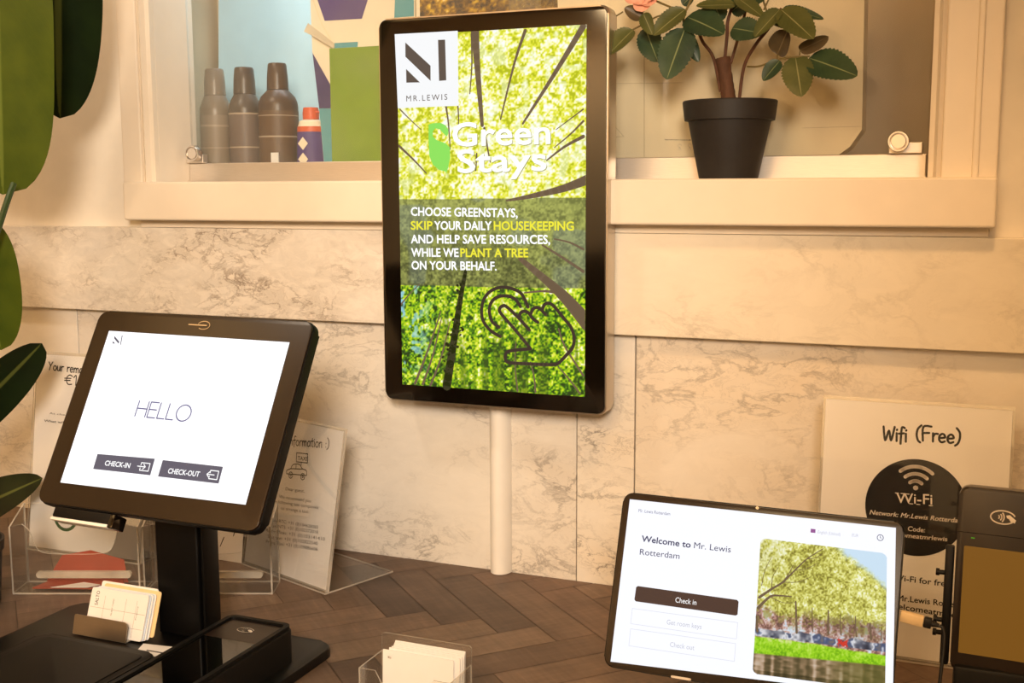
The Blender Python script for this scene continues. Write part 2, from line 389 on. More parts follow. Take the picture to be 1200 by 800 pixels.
def tube(bm, pts, rad, n=10, caps=True, mi=0):
    pts = [Vector(p) for p in pts]
    rads = rad if isinstance(rad, (list, tuple)) else [rad]*len(pts)
    rings = []; prev = None
    for i, p in enumerate(pts):
        t = (pts[min(i+1, len(pts)-1)]-pts[max(i-1, 0)]).normalized()
        if prev is None:
            u = t.cross(Vector((0, 0, 1)));
            if u.length < 0.01: u = t.cross(Vector((1, 0, 0)))
        else: u = prev - t*prev.dot(t)
        u.normalize(); prev = u; w = t.cross(u)
        rings.append([bm.verts.new(p+rads[i]*(math.cos(2*math.pi*k/n)*u+math.sin(2*math.pi*k/n)*w)) for k in range(n)])
    for a, b in zip(rings, rings[1:]):
        for k in range(n):
            f = bm.faces.new((a[k], a[(k+1) % n], b[(k+1) % n], b[k])); f.material_index = mi
    if caps: bm.faces.new(rings[0][::-1]).material_index = mi; bm.faces.new(rings[-1]).material_index = mi
    return bm
def smooth_path(pts, n=6):
    pts = [Vector(p) for p in pts]; out = []
    for i in range(len(pts)-1):
        p0, p1, p2, p3 = pts[max(i-1, 0)], pts[i], pts[i+1], pts[min(i+2, len(pts)-1)]
        for k in range(n):
            t = k/n
            out.append(0.5*((2*p1)+(-p0+p2)*t+(2*p0-5*p1+4*p2-p3)*t*t+(-p0+3*p1-3*p2+p3)*t**3))
    out.append(pts[-1]); return out
def sp2(pts, n=5): return [(v.x, v.y) for v in smooth_path([(p[0], p[1], 0) for p in pts], n)]

# strokes: flat ribbons of printed or lit line work in a panel's own plane (x,z)
def stroke(bm, pts, w, y, closed=False, w2=None):
    pts = [Vector((p[0], p[1])) for p in pts]
    if closed: pts = pts+[pts[0]]
    n = len(pts)
    for i in range(n-1):
        a, b = pts[i], pts[i+1]; d = b-a
        if d.length < 1e-7: continue
        d.normalize(); q = Vector((-d.y, d.x))
        wa = w if w2 is None else w+(w2-w)*i/(n-1); wb = w if w2 is None else w+(w2-w)*(i+1)/(n-1)
        bm.faces.new([bm.verts.new((p.x, y, p.y)) for p in (a-q*wa/2, b-q*wb/2, b+q*wb/2, a+q*wa/2)])
    for i, p in enumerate(pts):
        wr = (w if w2 is None else w+(w2-w)*i/(n-1))/2
        bm.faces.new([bm.verts.new((p.x+wr*math.cos(k*math.pi/4), y, p.y+wr*math.sin(k*math.pi/4))) for k in range(8)])
    return bm
def arc(c, r, a0, a1, n=14): return [(c[0]+r*math.cos(R(a0+(a1-a0)*k/n)), c[1]+r*math.sin(R(a0+(a1-a0)*k/n))) for k in range(n+1)]

_fc = bpy.data.curves.new('lettering_source', 'FONT')
_fo = bpy.data.objects.new('lettering_source', _fc); COL.objects.link(_fo)
def text_mesh(s, bold=0.0, shear=0.0, spacing=1.0):
    _fc.body = s; _fc.size = 1.0; _fc.offset = bold; _fc.shear = shear; _fc.space_character = spacing; _fc.resolution_u = 3
    dg = bpy.context.evaluated_depsgraph_get(); dg.update()
    return bpy.data.meshes.new_from_object(_fo.evaluated_get(dg))
CAP = 0.73
def text(parent, s, p0, p1, cap, m, y, bold=0.0, shear=0.0, name='lettering', spacing=1.0, serif=0.0):
    """one line of lettering: baseline from p0 to p1 in the parent's (x,z) plane, capitals cap high"""
    me = text_mesh(s, 0.0, shear, spacing); me.name = name
    co = np.empty(len(me.vertices)*3); me.vertices.foreach_get('co', co); co = co.reshape(-1, 3)
    x0, x1 = co[:, 0].min(), co[:, 0].max()
    d = Vector((p1[0]-p0[0], p1[1]-p0[1])); L = d.length; d.normalize(); q = Vector((-d.y, d.x))
    X = (co[:, 0]-x0)/(x1-x0)*L; Z = co[:, 1]/CAP*cap
    new = np.stack([p0[0]+X*d.x+Z*q.x, np.full(len(X), y), p0[1]+X*d.y+Z*q.y], 1)
    me.vertices.foreach_set('co', new.ravel()); me.update()
    if bold:                                   # heavier weight: run a narrow ribbon round every outline
        bm = BM(); bm.from_mesh(me)
        ed = [(e.verts[0].co.copy(), e.verts[1].co.copy()) for e in bm.edges if len(e.link_faces) == 1]
        wd = bold*cap*2
        for a_, b_ in ed:
            dv = Vector((b_.x-a_.x, 0, b_.z-a_.z))
            if dv.length < 1e-8: continue
            dv.normalize(); nv = Vector((-dv.z, 0, dv.x))*wd/2
            bm.faces.new([bm.verts.new(p) for p in (a_-nv, b_-nv, b_+nv, a_+nv)])
            bm.faces.new([bm.verts.new((a_.x+wd/2*math.cos(q_*math.pi/3), a_.y, a_.z+wd/2*math.sin(q_*math.pi/3))) for q_ in range(6)])
        bm.to_mesh(me); bm.free()
    me.materials.clear(); me.materials.append(m)
    o = bpy.data.objects.new(name, me); COL.objects.link(o); o.parent = parent
    return o

# hand-drawn letters: strokes in a box whose capitals are 1 high
def o_(cx, cy, rx, ry, a0=90, a1=450, n=12): return [(cx+rx*math.cos(R(a0+(a1-a0)*k/n)), cy+ry*math.sin(R(a0+(a1-a0)*k/n))) for k in range(n+1)]
HW = {
 'W': (0.86, [[(0, 1), (0.16, 0), (0.40, 0.72), (0.58, 0.02), (0.80, 1.02)]]),
 'i': (0.24, [[(0.10, 0.58), (0.12, 0)], [(0.11, 0.80), (0.12, 0.84)]]),
 'f': (0.42, [[(0.42, 0.98), (0.30, 1.04), (0.20, 0.9), (0.17, -0.18)], [(0.02, 0.55), (0.38, 0.60)]]),
 '(': (0.40, [[(0.36, 1.10), (0.14, 0.80), (0.10, 0.35), (0.20, 0.0), (0.34, -0.14)]]),
 ')': (0.40, [[(0.06, 1.10), (0.26, 0.80), (0.28, 0.35), (0.18, 0.0), (0.02, -0.16)]]),
 'F': (0.62, [[(0.10, 0), (0.08, 1.0), (0.58, 1.06)], [(0.08, 0.55), (0.46, 0.60)]]),
 'r': (0.40, [[(0.08, 0.60), (0.10, 0)], [(0.10, 0.36), (0.20, 0.56), (0.38, 0.58)]]),
 'e': (0.52, [[(0.06, 0.30), (0.42, 0.36), (0.36, 0.56), (0.22, 0.60), (0.08, 0.42), (0.08, 0.16), (0.22, 0.0), (0.42, 0.08)]]),
 'Y': (0.62, [[(0, 1), (0.26, 0.5)], [(0.54, 1.04), (0.26, 0.5), (0.14, -0.02)]]),
 'o': (0.52, [o_(0.25, 0.29, 0.20, 0.30)]),
 'u': (0.52, [[(0.06, 0.58), (0.08, 0.14), (0.20, 0.0), (0.36, 0.12), (0.42, 0.58), (0.44, 0.0)]]),
 'm': (0.74, [[(0.06, 0.58), (0.08, 0)], [(0.08, 0.38), (0.22, 0.58), (0.32, 0.5), (0.34, 0)], [(0.34, 0.38), (0.48, 0.58), (0.60, 0.5), (0.62, 0)]]),
 'a': (0.54, [[(0.42, 0.50), (0.24, 0.60), (0.08, 0.40), (0.10, 0.08), (0.24, 0.0), (0.40, 0.20), (0.42, 0.58), (0.46, 0.0)]]),
 'n': (0.50, [[(0.06, 0.58), (0.08, 0)], [(0.08, 0.36), (0.24, 0.58), (0.38, 0.48), (0.40, 0)]]),
 'g': (0.52, [[(0.42, 0.50), (0.24, 0.60), (0.08, 0.40), (0.10, 0.10), (0.24, 0.04), (0.40, 0.24), (0.42, 0.58), (0.40, -0.2), (0.22, -0.34), (0.06, -0.24)]]),
 't': (0.40, [[(0.20, 0.92), (0.20, 0.08), (0.36, 0.02)], [(0.02, 0.60), (0.36, 0.64)]]),
 'T': (0.66, [[(0, 0.98), (0.62, 1.02)], [(0.30, 1.0), (0.30, 0)]]),
 'x': (0.46, [[(0.04, 0.58), (0.40, 0)], [(0.38, 0.60), (0.04, 0)]]),
 'I': (0.24, [[(0.10, 1.0), (0.11, 0)]]),
 ':': (0.22, [[(0.10, 0.46), (0.10, 0.50)], [(0.10, 0.06), (0.10, 0.10)]]),
 '1': (0.34, [[(0.02, 0.78), (0.18, 1.0), (0.18, 0)]]),
 '0': (0.56, [o_(0.27, 0.5, 0.21, 0.5)]),
 u'\u20ac': (0.62, [[(0.54, 0.88), (0.36, 1.0), (0.18, 0.8), (0.14, 0.4), (0.26, 0.04), (0.52, 0.06)], [(0.0, 0.62), (0.44, 0.66)], [(0.0, 0.40), (0.40, 0.44)]]),
 ' ': (0.40, []),
 'H': (0.80, [[(0, 1), (0, 0)], [(0.66, 1), (0.66, 0)], [(0, 0.52), (0.66, 0.52)]]),
 'E': (0.66, [[(0.52, 1), (0, 1), (0, 0), (0.52, 0)], [(0, 0.52), (0.48, 0.52)]]),
 'L': (0.58, [[(0, 1), (0, 0), (0.46, 0)]]),
 'O': (0.94, [o_(0.46, 0.5, 0.46, 0.52, n=24)]),
}
def hand(parent, s, p0, p1, cap, w, m, y, name='lettering', curve=True):
    tot = sum(HW[c][0] for c in s)-0.06
    d = Vector((p1[0]-p0[0], p1[1]-p0[1])); L = d.length; d.normalize(); q = Vector((-d.y, d.x)); k = L/tot
    bm = BM(); x = 0
    for c in s:
        adv, ss = HW[c]
        for st in ss:
            pts = sp2(st, 4) if curve and len(st) > 2 else st
            stroke(bm, [(p0[0]+(x+u)*k*d.x+v*cap*q.x, p0[1]+(x+u)*k*d.y+v*cap*q.y) for u, v in pts], w, y)
        x += adv
    return obj(name, bm, m, parent, smooth=False)

# pictures: a fine grid of coloured cells
def vnoise(X, Y, sx, sy, seed):
    rs = np.random.RandomState(seed); g = rs.rand(int(sy)+3, int(sx)+3)
    x = X*sx; y = Y*sy; i = np.floor(x).astype(int); j = np.floor(y).astype(int); fx = x-i; fy = y-j
    fx = fx*fx*(3-2*fx); fy = fy*fy*(3-2*fy)
    return (g[j, i]*(1-fx)+g[j, i+1]*fx)*(1-fy)+(g[j+1, i]*(1-fx)+g[j+1, i+1]*fx)*fy
def cmap(t, stops):
    xs = [s[0] for s in stops]
    return np.stack([np.interp(t, xs, [s[1][k] for s in stops]) for k in range(3)], -1)
def mixc(a, b, f): return a*(1-f[..., None])+np.asarray(b, float)*f[..., None]
def sst(a, b, x): t = np.clip((x-a)/(b-a), 0, 1); return t*t*(3-2*t)
def picture(name, corners, y, nx, ny, fn, m, parent, mask=None):
    """corners TL,TR,BR,BL in the parent's (x,z) plane; fn(U,V) gives sRGB 0..255, V up"""
    V, U = np.meshgrid(np.linspace(1, 0, ny), np.linspace(0, 1, nx), indexing='ij')
    rgb = np.clip(fn(U, V), 0, 255)/255.0
    l = np.where(rgb <= 0.04045, rgb/12.92, ((rgb+0.055)/1.055)**2.4)
    tl, tr, br, bl = [np.array(c) for c in corners]
    P = (tl*((1-U)*V)[..., None]+tr*(U*V)[..., None]+br*(U*(1-V))[..., None]+bl*((1-U)*(1-V))[..., None])
    co = np.stack([P[..., 0], np.full(U.shape, y), P[..., 1]], -1).reshape(-1, 3)
    idx = np.arange(nx*ny).reshape(ny, nx)
    q = np.stack([idx[1:, :-1], idx[1:, 1:], idx[:-1, 1:], idx[:-1, :-1]], -1).reshape(-1, 4)
    if mask is not None:
        uc = ((U[1:, 1:]+U[:-1, :-1])/2).ravel(); vc = ((V[1:, 1:]+V[:-1, :-1])/2).ravel(); q = q[mask(uc, vc)]
    me = bpy.data.meshes.new(name)
    me.vertices.add(len(co)); me.vertices.foreach_set('co', co.ravel())
    me.loops.add(q.size); me.loops.foreach_set('vertex_index', q.ravel().astype(np.int32))
    me.polygons.add(len(q)); me.polygons.foreach_set('loop_start', np.arange(0, q.size, 4, dtype=np.int32))
    me.update(calc_edges=True)
    ca = me.color_attributes.new('Col', 'FLOAT_COLOR', 'POINT')
    ca.data.foreach_set('color', np.concatenate([l.reshape(-1, 3), np.ones((nx*ny, 1))], 1).ravel().astype(np.float32))
    me.materials.append(m); me.validate()
    o = bpy.data.objects.new(name, me); COL.objects.link(o); o.parent = parent
    return o

def leaf(bm, base, tip, width, normal, shape=1.0, fold=0.0, curl=0.0, serr=0.0, n=18, mx=6, wave=0.0, blunt=0.0):
    """one leaf blade from base to tip, facing normal; fold lifts the halves, curl bends the tip back"""
    uvl = bm.loops.layers.uv.verify()
    b, t = Vector(base), Vector(tip); ax = t-b; L = ax.length; ax.normalize()
    nm = Vector(normal); nm = (nm-ax*nm.dot(ax)).normalized(); sd = ax.cross(nm)
    rows = []
    for i in range(n+1):
        s = i/n
        wd = (math.sin(math.pi*s**(0.75*shape))**(0.75)) if 0 < s < 1 else 0.0
        if blunt: wd = wd*(1-blunt)+blunt*(math.sqrt(max(0, 1-(2*s-1)**4)))
        hw = width/2*wd*(1+(serr*(1 if i % 2 else -1) if 0 < i < n else 0))
        c = b+ax*(L*s)-nm*(curl*L*s*s)
        row = []
        for j in range(-mx//2, mx//2+1):
            u = j/(mx/2)
            row.append((bm.verts.new(c+sd*(hw*u)+nm*(fold*hw*abs(u)*abs(u)+wave*hw*math.sin(9*s+2*u)*abs(u))), 0.5+0.5*u, s))
        rows.append(row)
    for i in range(n):
        for j in range(mx):
            q = (rows[i][j], rows[i][j+1], rows[i+1][j+1], rows[i+1][j])
            f = bm.faces.new([v[0] for v in q])
            for lp, v in zip(f.loops, q): lp[uvl].uv = (v[1], v[2])
    return bm
# ================================================================== the room
ZF, ZC = -0.95, 1.72
XL, XR, YB = -2.1, 2.1, -4.0
WX0, WX1, WZ0, WZ1 = -0.575, 0.565, 0.545, 1.16       # window opening
bm = BM()                                              # wall behind the counter, with the window opening
for a, b in (((XL, 0.0, 0.486), (-0.60, 0.10, ZC)), ((0.60, 0.0, 0.486), (XR, 0.10, ZC)),
             ((-0.60, 0.0, 0.486), (0.60, 0.10, 0.545)), ((-0.60, 0.0, 1.18), (0.60, 0.10, ZC)), ((XL, 0.012, ZF), (XR, 0.10, 0.486))):
    box(bm, a, b)
struct('wall_back', bm, M['plaster'])
bm = BM(); box(bm, (XL, YB-0.05, 0.12), (XR, YB, ZC)); box(bm, (XL, YB-0.05, ZF), (XR, YB, 0.12), mi=1)
box(bm, (XL, YB, 0.10), (XR, YB+0.02, 0.14), mi=1)
struct('wall_front', bm, [M['plaster'], M['darkpanel']])
bm = BM(); box(bm, (XL-0.05, YB-0.05, ZF), (XL, 0.10, ZC)); struct('wall_left', bm, M['plaster'])
bm = BM(); box(bm, (XR, YB-0.05, ZF), (XR+0.05, 0.10, ZC)); struct('wall_right', bm, M['plaster'])
bm = BM(); box(bm, (XL-0.05, YB-0.05, ZF-0.05), (XR+0.05, 0.10, ZF)); struct('floor', bm, M['floor'])
bm = BM(); box(bm, (XL-0.05, YB-0.05, ZC), (XR+0.05, 0.35, ZC+0.05)); struct('ceiling', bm, M['ceil'])

# marble slabs of the lower wall and the ledge above them
for i, (x0, x1, k) in enumerate(((XL, -0.7575, 1), (-0.7555, 0.1138, 0), (0.1150, 0.1962, 2), (0.1980, XR, 3))):
    bm = BM(); box(bm, (x0, 0.0, ZF), (x1, 0.012, 0.36), 0.0007, 1)
    struct('trim_%d' % (i+1), bm, M['tile'][k])
bm = BM(); box(bm, (XL, -0.02, 0.3525), (0.20-0.0605, 0.0, 0.4865), 0.0012, 2); struct('trim_5', bm, M['band'])
bm = BM(); box(bm, (0.1405, -0.02, 0.3525), (XR, 0.0, 0.4865), 0.0012, 2)
M['band2'] = marble('marble_ledge_pale', 4.0, (236, 228, 212), (112, 98, 84), 0.5, (230, 217, 196), 6.5, 0.8, 0.25)
struct('trim_6', bm, M['band2'])

# ------------------------------------------------------------------ window
win = bpy.data.objects.new('window_1', None); COL.objects.link(win); win['kind'] = 'structure'
bm = BM()
for s, xo, xi in ((-1, -0.628, -0.5915), (1, 0.632, 0.5710)):
    box(bm, (xo, -0.022, 0.554), (xi, 0.0, 1.20), 0.002)
    xj = -0.575 if s < 0 else 0.556
    prof = [(xi, -0.016), (xi+(xj-xi)*0.35, -0.020), (xi+(xj-xi)*0.6, -0.012), (xj, -0.010), (xj, 0.0), (xi, 0.0)]
    slabz(bm, prof if s < 0 else prof[::-1], 0.554, 1.20)
box(bm, (0.6045, -0.026, 0.554), (0.612, -0.02, 1.20), 0.002)
box(bm, (-0.628, -0.022, 1.162), (0.632, 0.0, 1.22), 0.002)
obj('window_frame', bm, M['paint'], win, smooth=False)
bm = BM(); box(bm, (-0.60, 0.0004, 0.556), (-0.575, 0.095, 1.162), 0.001); box(bm, (0.556, 0.0004, 0.556), (0.60, 0.095, 1.162), 0.001)
obj('jamb', bm, M['paint'], win, smooth=False)
bm = BM(); box(bm, (-0.6115, -0.045, 0.4985), (0.633, 0.095, 0.5565), 0.003, 3)
obj('window_sill', bm, M['paint'], win, smooth=False)
bm = BM(); box(bm, (-0.605, -0.014, 0.4868), (0.626, 0.0, 0.4985), 0.001)
obj('apron', bm, M['paint'], win, smooth=False)
bm = BM(); box(bm, (-0.5745, 0.072, 0.5567), (0.5497, 0.092, 0.5865), 0.0012); box(bm, (-0.5745, 0.068, 0.5567), (0.5497, 0.071, 0.5595))
obj('track', bm, M['alu'], win, smooth=False)
for x0, x1, y in ((-0.574, 0.03, 0.078), (-0.02, 0.5495, 0.0865)):
    bm = BM(); box(bm, (x0, y, 0.5872), (x1, y+0.005, 1.155)); obj('glass_pane', bm, M['glass'], win, smooth=False)
for x, s in ((-0.553, -1), (0.517, 1)):
    k = bpy.data.objects.new('lock', None); COL.objects.link(k); k.parent = win
    bm = BM(); box(bm, (x-0.012, 0.064, 0.5868), (x+(0.028 if s > 0 else 0.012), 0.0765, 0.6005), 0.001)
    if s < 0: box(bm, (x-0.021, 0.064, 0.5868), (x-0.011, 0.0765, 0.5965), 0.001)
    obj('lock_plate', bm, M['alu'], k, smooth=False)
    bm = BM(); lathe(bm, [(0, 0), (0.0085, 0), (0.0088, 0.0012), (0.0103, 0.0016), (0.0108, -0.001), (0.0122, -0.001), (0.0128, 0.0005), (0.0128, 0.010), (0, 0.010)], n=32)
    bm.transform(Matrix.Translation((x, 0.0515, 0.6015)) @ Matrix.Rotation(R(-90), 4, 'X'))
    obj('lock_cylinder', bm, M['chrome'], k)
# the display cabinet behind the glass
bm = BM()
box(bm, (-0.72, 0.36, 0.52), (0.72, 0.375, 1.2)); box(bm, (-0.735, 0.10, 0.52), (-0.72, 0.375, 1.2)); box(bm, (0.72, 0.10, 0.52), (0.735, 0.375, 1.2))
box(bm, (-0.735, 0.10, 1.18), (0.735, 0.375, 1.2))
struct('trim_7', bm, M['inner'])
bm = BM(); box(bm, (-0.72, 0.095, 0.53), (0.72, 0.36, 0.562)); struct('trim_8', bm, M['inner'])

# ------------------------------------------------------------------ counter
ctr = thing('reception_counter', 'dark brown herringbone wood counter running along the marble wall', 'counter', (0, -0.4, ZF))
bm = BM(); cl = bm.loops.layers.float_color.new('Col'); uvl = bm.loops.layers.uv.new()
rng = random.Random(11)
X0, X1, Y0, Y1 = -1.7, 1.5, -0.90, -0.0008
w, L = 0.054, 0.216
th = R(-43); ex = Vector((math.cos(th), math.sin(th))); ey = Vector((-math.sin(th), math.cos(th)))
def clip(poly):
    for ax, lim, sg in ((0, X0, 1), (0, X1, -1), (1, Y0, 1), (1, Y1, -1)):
        outp = []
        for i in range(len(poly)):
            a, b = poly[i], poly[(i+1) % len(poly)]
            ia, ib = sg*(a[ax]-lim) >= 0, sg*(b[ax]-lim) >= 0
            if ia: outp.append(a)
            if ia != ib:
                t = (lim-a[ax])/(b[ax]-a[ax]); outp.append(a+(b-a)*t)
        poly = outp
        if len(poly) < 3: return []
    return poly
org = Vector((0.006, -0.067))
tones = [(98, 80, 68), (114, 92, 78), (124, 102, 86), (106, 86, 72), (88, 71, 61), (118, 97, 82), (132, 110, 92)]
n_ = int(L/w)
for i in range(-60, 60):
    for j in range(-40, 40):
        for horiz in (True, False):
            # herringbone cell: a board along ex, then one along ey stepping round it
            if horiz: a0, b0, aw, bw = i*w + j*L*1.0, i*w - j*0 - 0, L, w
            k0 = Vector((i*w + j*(L+0), i*w - j*L)) if False else None
            u = i*w + j*L; v = i*w - j*L
            if horiz: rect_ = (u, v, L, w)
            else: rect_ = (u+L-w+w, v+w-L+0, w, L)
            (a0, b0, aw, bw) = rect_
            g = 0.0005
            pts = [org+ex*p+ey*q for p, q in ((a0+g, b0+g), (a0+aw-g, b0+g), (a0+aw-g, b0+bw-g), (a0+g, b0+bw-g))]
            c = sum(pts, Vector((0, 0)))/4
            if not (X0-0.2 < c.x < X1+0.2 and Y0-0.2 < c.y < Y1+0.2): continue
            poly = clip(pts)
            if len(poly) < 3: continue
            f = bm.faces.new([bm.verts.new((p.x, p.y, 0.0)) for p in poly])
            t = rng.choice(tones); s = rng.uniform(0.9, 1.08); lc = [min(1, x*s) for x in lin(t)]
            o1, o2 = rng.random()*9, rng.random()*9
            for lp in f.loops:
                lp[cl] = (*lc, 1)
                q = Vector(lp.vert.co.xy)-org; uu, vv = q.dot(ex)-a0, q.dot(ey)-b0
                lp[uvl].uv = (o1+uu, o2+vv) if horiz else (o1+vv, o2+uu)
bm.transform(Matrix.Translation((0, 0, 0)))
box(bm, (X0, Y0, -0.038), (X1, Y1, -0.0009), mi=1)
obj('worktop', bm, [M['wood'], M['woodedge']], ctr, world=True, smooth=False)
bm = BM(); box(bm, (X0+0.02, Y0+0.06, ZF+0.08), (X1-0.02, -0.004, -0.0385)); obj('counter_body', bm, M['darkpanel'], ctr, world=True, smooth=False)
bm = BM(); box(bm, (X0+0.05, Y0+0.10, ZF+0.0005), (X1-0.05, -0.03, ZF+0.08)); obj('plinth', bm, M['darkpanel'], ctr, world=True, smooth=False)

# ================================================================== cable duct
bm = BM()
pts = [(0.0017+0.0155*math.cos(R(a)), -0.0005-0.0205*math.sin(R(a))) for a in range(0, 181, 10)]
slabz(bm, pts, 0.0008, 0.345)
tag(obj('cable_duct', bm, M['pipe']), 'white half round cable duct running up the wall under the hanging screen', 'cable duct')

# ================================================================== hanging display
DC = (0.012, -0.06, 0.5115)
dsp = thing('digital_signage_display', 'tall portrait screen with forest picture mounted on the wall in front of the window sill', 'screen', DC)
bm = BM(); slab(bm, rrect(0.3265, 0.522, 0.011, 8), 0.0015, 0.034, bev=0.004)
box(bm, (-0.09, 0.034, -0.14), (0.09, 0.0393, 0.0), 0.0)
obj('casing', bm, M['silver'], dsp)
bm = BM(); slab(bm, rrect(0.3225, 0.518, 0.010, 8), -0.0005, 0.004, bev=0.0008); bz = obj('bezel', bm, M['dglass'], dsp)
scr = None
def forest(U, V):
    d = 0.22*vnoise(U, V, 30, 52, 1)+0.33*vnoise(U, V, 62, 112, 2)+0.45*vnoise(U, V, 124, 222, 3)
    big = 0.55*vnoise(U, V, 5, 9, 4)+0.45*vnoise(U, V, 12, 21, 5)
    br = 0.44+0.08*sst(0.45, 1.0, V)+0.30*np.exp(-((U-0.66)**2/0.05+(V-0.57)**2/0.012))+0.10*np.exp(-((U-0.45)**2/0.05+(V-0.22)**2/0.01))
    br = br+0.12*np.exp(-((U-0.62)**2/0.10+(V-0.84)**2/0.03))-0.10*sst(0.30, 0.0, V)-0.10*np.exp(-((U-0.85)**2/0.03+(V-0.12)**2/0.01))
    t = np.clip(br+(d-0.5)*1.8+(big-0.5)*0.45, 0.04, 1)
    t = np.maximum(t, 0.20*sst(0.3, 0.6, V))
    lo = cmap(t, [(0, (20, 44, 2)), (0.22, (66, 120, 4)), (0.42, (138, 188, 6)), (0.62, (200, 222, 16)), (0.82, (236, 240, 90)), (1, (255, 255, 226))])
    hi = cmap(t, [(0, (140, 140, 20)), (0.2, (180, 188, 16)), (0.38, (218, 224, 34)), (0.56, (240, 238, 90)), (0.74, (253, 251, 186)), (1, (255, 255, 252))])
    f = sst(0.25, 0.5, V+0.10*(big-0.5))
    c = lo*(1-f)[..., None]+hi*f[..., None]
    sky = sst(0.52, 0.62, 0.5*vnoise(U, V, 22, 38, 7)+0.5*vnoise(U, V, 60, 110, 17))*sst(0.26, 0.0, U)*sst(0.40, 0.28, V)*sst(0.0, 0.10, V)
    c = mixc(c, (150, 208, 240), np.clip(sky, 0, 1)*0.9)
    c = mixc(c, (246, 252, 250), 0.5*sst(0.62, 0.75, vnoise(U, V, 26, 46, 8))*f)
    rm = np.clip(sst(0.55, 0.75, vnoise(U*1.0, V*0.45, 46, 6, 9))*sst(0.34, 0.1, V)*0.75, 0, 1)
    c = mixc(c, (70, 96, 8), rm*0.7)
    top = V-0.006*(U-0.5)
    band = ((top < 0.5430) & (top > 0.296)).astype(float)
    g = c.mean(-1)
    bc = np.stack([56+0.50*g, 62+0.50*g, 26+0.28*g], -1)*0.95
    bc = mixc(bc, (118, 132, 150), sst(0.6, 0.72, vnoise(U, V, 9, 16, 12))*0.30)
    return c*(1-band)[..., None]+bc*band[..., None]
AC = [(-0.1374,0.2394), (0.1326,0.2386), (0.1338,-0.2343), (-0.1365,-0.2381)]
AW = ((-0.1345, 0.2375), (0.1345, 0.2375), (0.1345, -0.2375), (-0.1345, -0.2375))
scr = picture('screen', AW, -0.0010, 250, 440, forest, M['s_pic'], dsp)
Y1_, Y2_, Y3_ = -0.0013, -0.0016, -0.0019
def trunk(pts, w0, w1):
    b_ = stroke(BM(), sp2(pts, 4), w0, Y1_, w2=w1)
    for sx in (-1, 1): bmesh.ops.bisect_plane(b_, geom=b_.verts[:]+b_.edges[:]+b_.faces[:], plane_co=(sx*0.1345, 0, 0), plane_no=(sx, 0, 0), clear_outer=True)
    for sz in (-1, 1): bmesh.ops.bisect_plane(b_, geom=b_.verts[:]+b_.edges[:]+b_.faces[:], plane_co=(0, 0, sz*0.2375), plane_no=(0, 0, sz), clear_outer=True)
    obj('branch', b_, M['s_branch'], scr, smooth=False)
k = 0.00120
trunk([(-0.0191,0.2371), (-0.0159,0.1901), (-0.0097,0.1161)], 10*k, 4*k)
trunk([(-0.0241,0.2341), (-0.0238,0.1959), (-0.0272,0.1575)], 2.2*k, 1.2*k)
trunk([(0.0517,0.2345), (0.0362,0.1933), (0.0166,0.1232)], 3.8*k, 1.6*k)
trunk([(0.1303,0.2355), (0.0915,0.1782), (0.0479,0.1169)], 7*k, 2.2*k)
trunk([(0.1382,0.0450), (0.1034,0.0332), (0.0584,0.0234), (0.0246,0.0178)], 11*k, 2*k)
trunk([(0.1309,0.1182), (0.1126,0.1014), (0.0916,0.0856)], 2.4*k, 1*k); trunk([(0.1310,0.0989), (0.1056,0.0865), (0.0811,0.0694)], 4*k, 1.5*k)
trunk([(0.1308,0.1331), (0.1125,0.1208), (0.0939,0.1083)], 1.6*k, 0.8*k)
trunk([(-0.1337,0.0915), (-0.1119,0.0728), (-0.0928,0.0544)], 3*k, 1.3*k); trunk([(-0.1315,0.1405), (-0.1149,0.1253), (-0.0996,0.1125)], 1.6*k, 0.8*k)
trunk([(-0.0623,0.1430), (-0.0588,0.1195), (-0.0567,0.0857)], 2.4*k, 1.2*k); trunk([(-0.0448,0.1425), (-0.0437,0.1247), (-0.0451,0.1080)], 1.8*k, 1*k)
trunk([(-0.0180,0.0795), (-0.0195,0.0572), (-0.0218,0.0684)], 1.8*k, 1*k); trunk([(-0.0067,0.1127), (-0.0019,0.0849), (0.0016,0.0681)], 2.6*k, 1.2*k)
trunk([(0.0438,-0.0583), (0.0799,-0.0855), (0.1085,-0.1093), (0.1392,-0.1417)], 5*k, 17*k)
trunk([(0.0751,-0.0398), (0.1036,-0.0559), (0.1318,-0.0730)], 2*k, 3.5*k); trunk([(0.0918,-0.0317), (0.1130,-0.0359), (0.1317,-0.0444)], 1.5*k, 2.5*k)
trunk([(0.1085,-0.1037), (0.0799,-0.1001), (0.0497,-0.1033)], 4*k, 1.6*k)
trunk([(0.0979,-0.1490), (0.1063,-0.1713), (0.1325,-0.2095)], 1.6*k, 2.6*k); trunk([(0.0373,-0.1689), (0.0360,-0.2013), (0.0396,-0.2359)], 1.0*k, 2.0*k)
trunk([(0.0581,-0.1954), (0.0629,-0.2136), (0.0654,-0.2354)], 1.4*k, 2.2*k); trunk([(0.0980,-0.2001), (0.1136,-0.2163), (0.1279,-0.2336)], 1.4*k, 2.4*k)
trunk([(-0.0735,-0.1330), (-0.0938,-0.1870), (-0.1144,-0.2349)], 1.4*k, 3.4*k); trunk([(-0.0723,-0.1411), (-0.0860,-0.1926), (-0.1025,-0.2354)], 1.2*k, 3*k)
trunk([(-0.0595,-0.1465), (-0.0744,-0.1979), (-0.0906,-0.2358)], 1.2*k, 3*k); trunk([(-0.1055,-0.0964), (-0.1216,-0.1111), (-0.1351,-0.1258)], 1*k, 2*k)
bm = BM(); stroke(bm, sp2([(-0.0357,-0.0771), (-0.0437,-0.1144), (-0.0533,-0.1673), (-0.0657,-0.2355)], 4), 4*k, Y1_, w2=11*k)
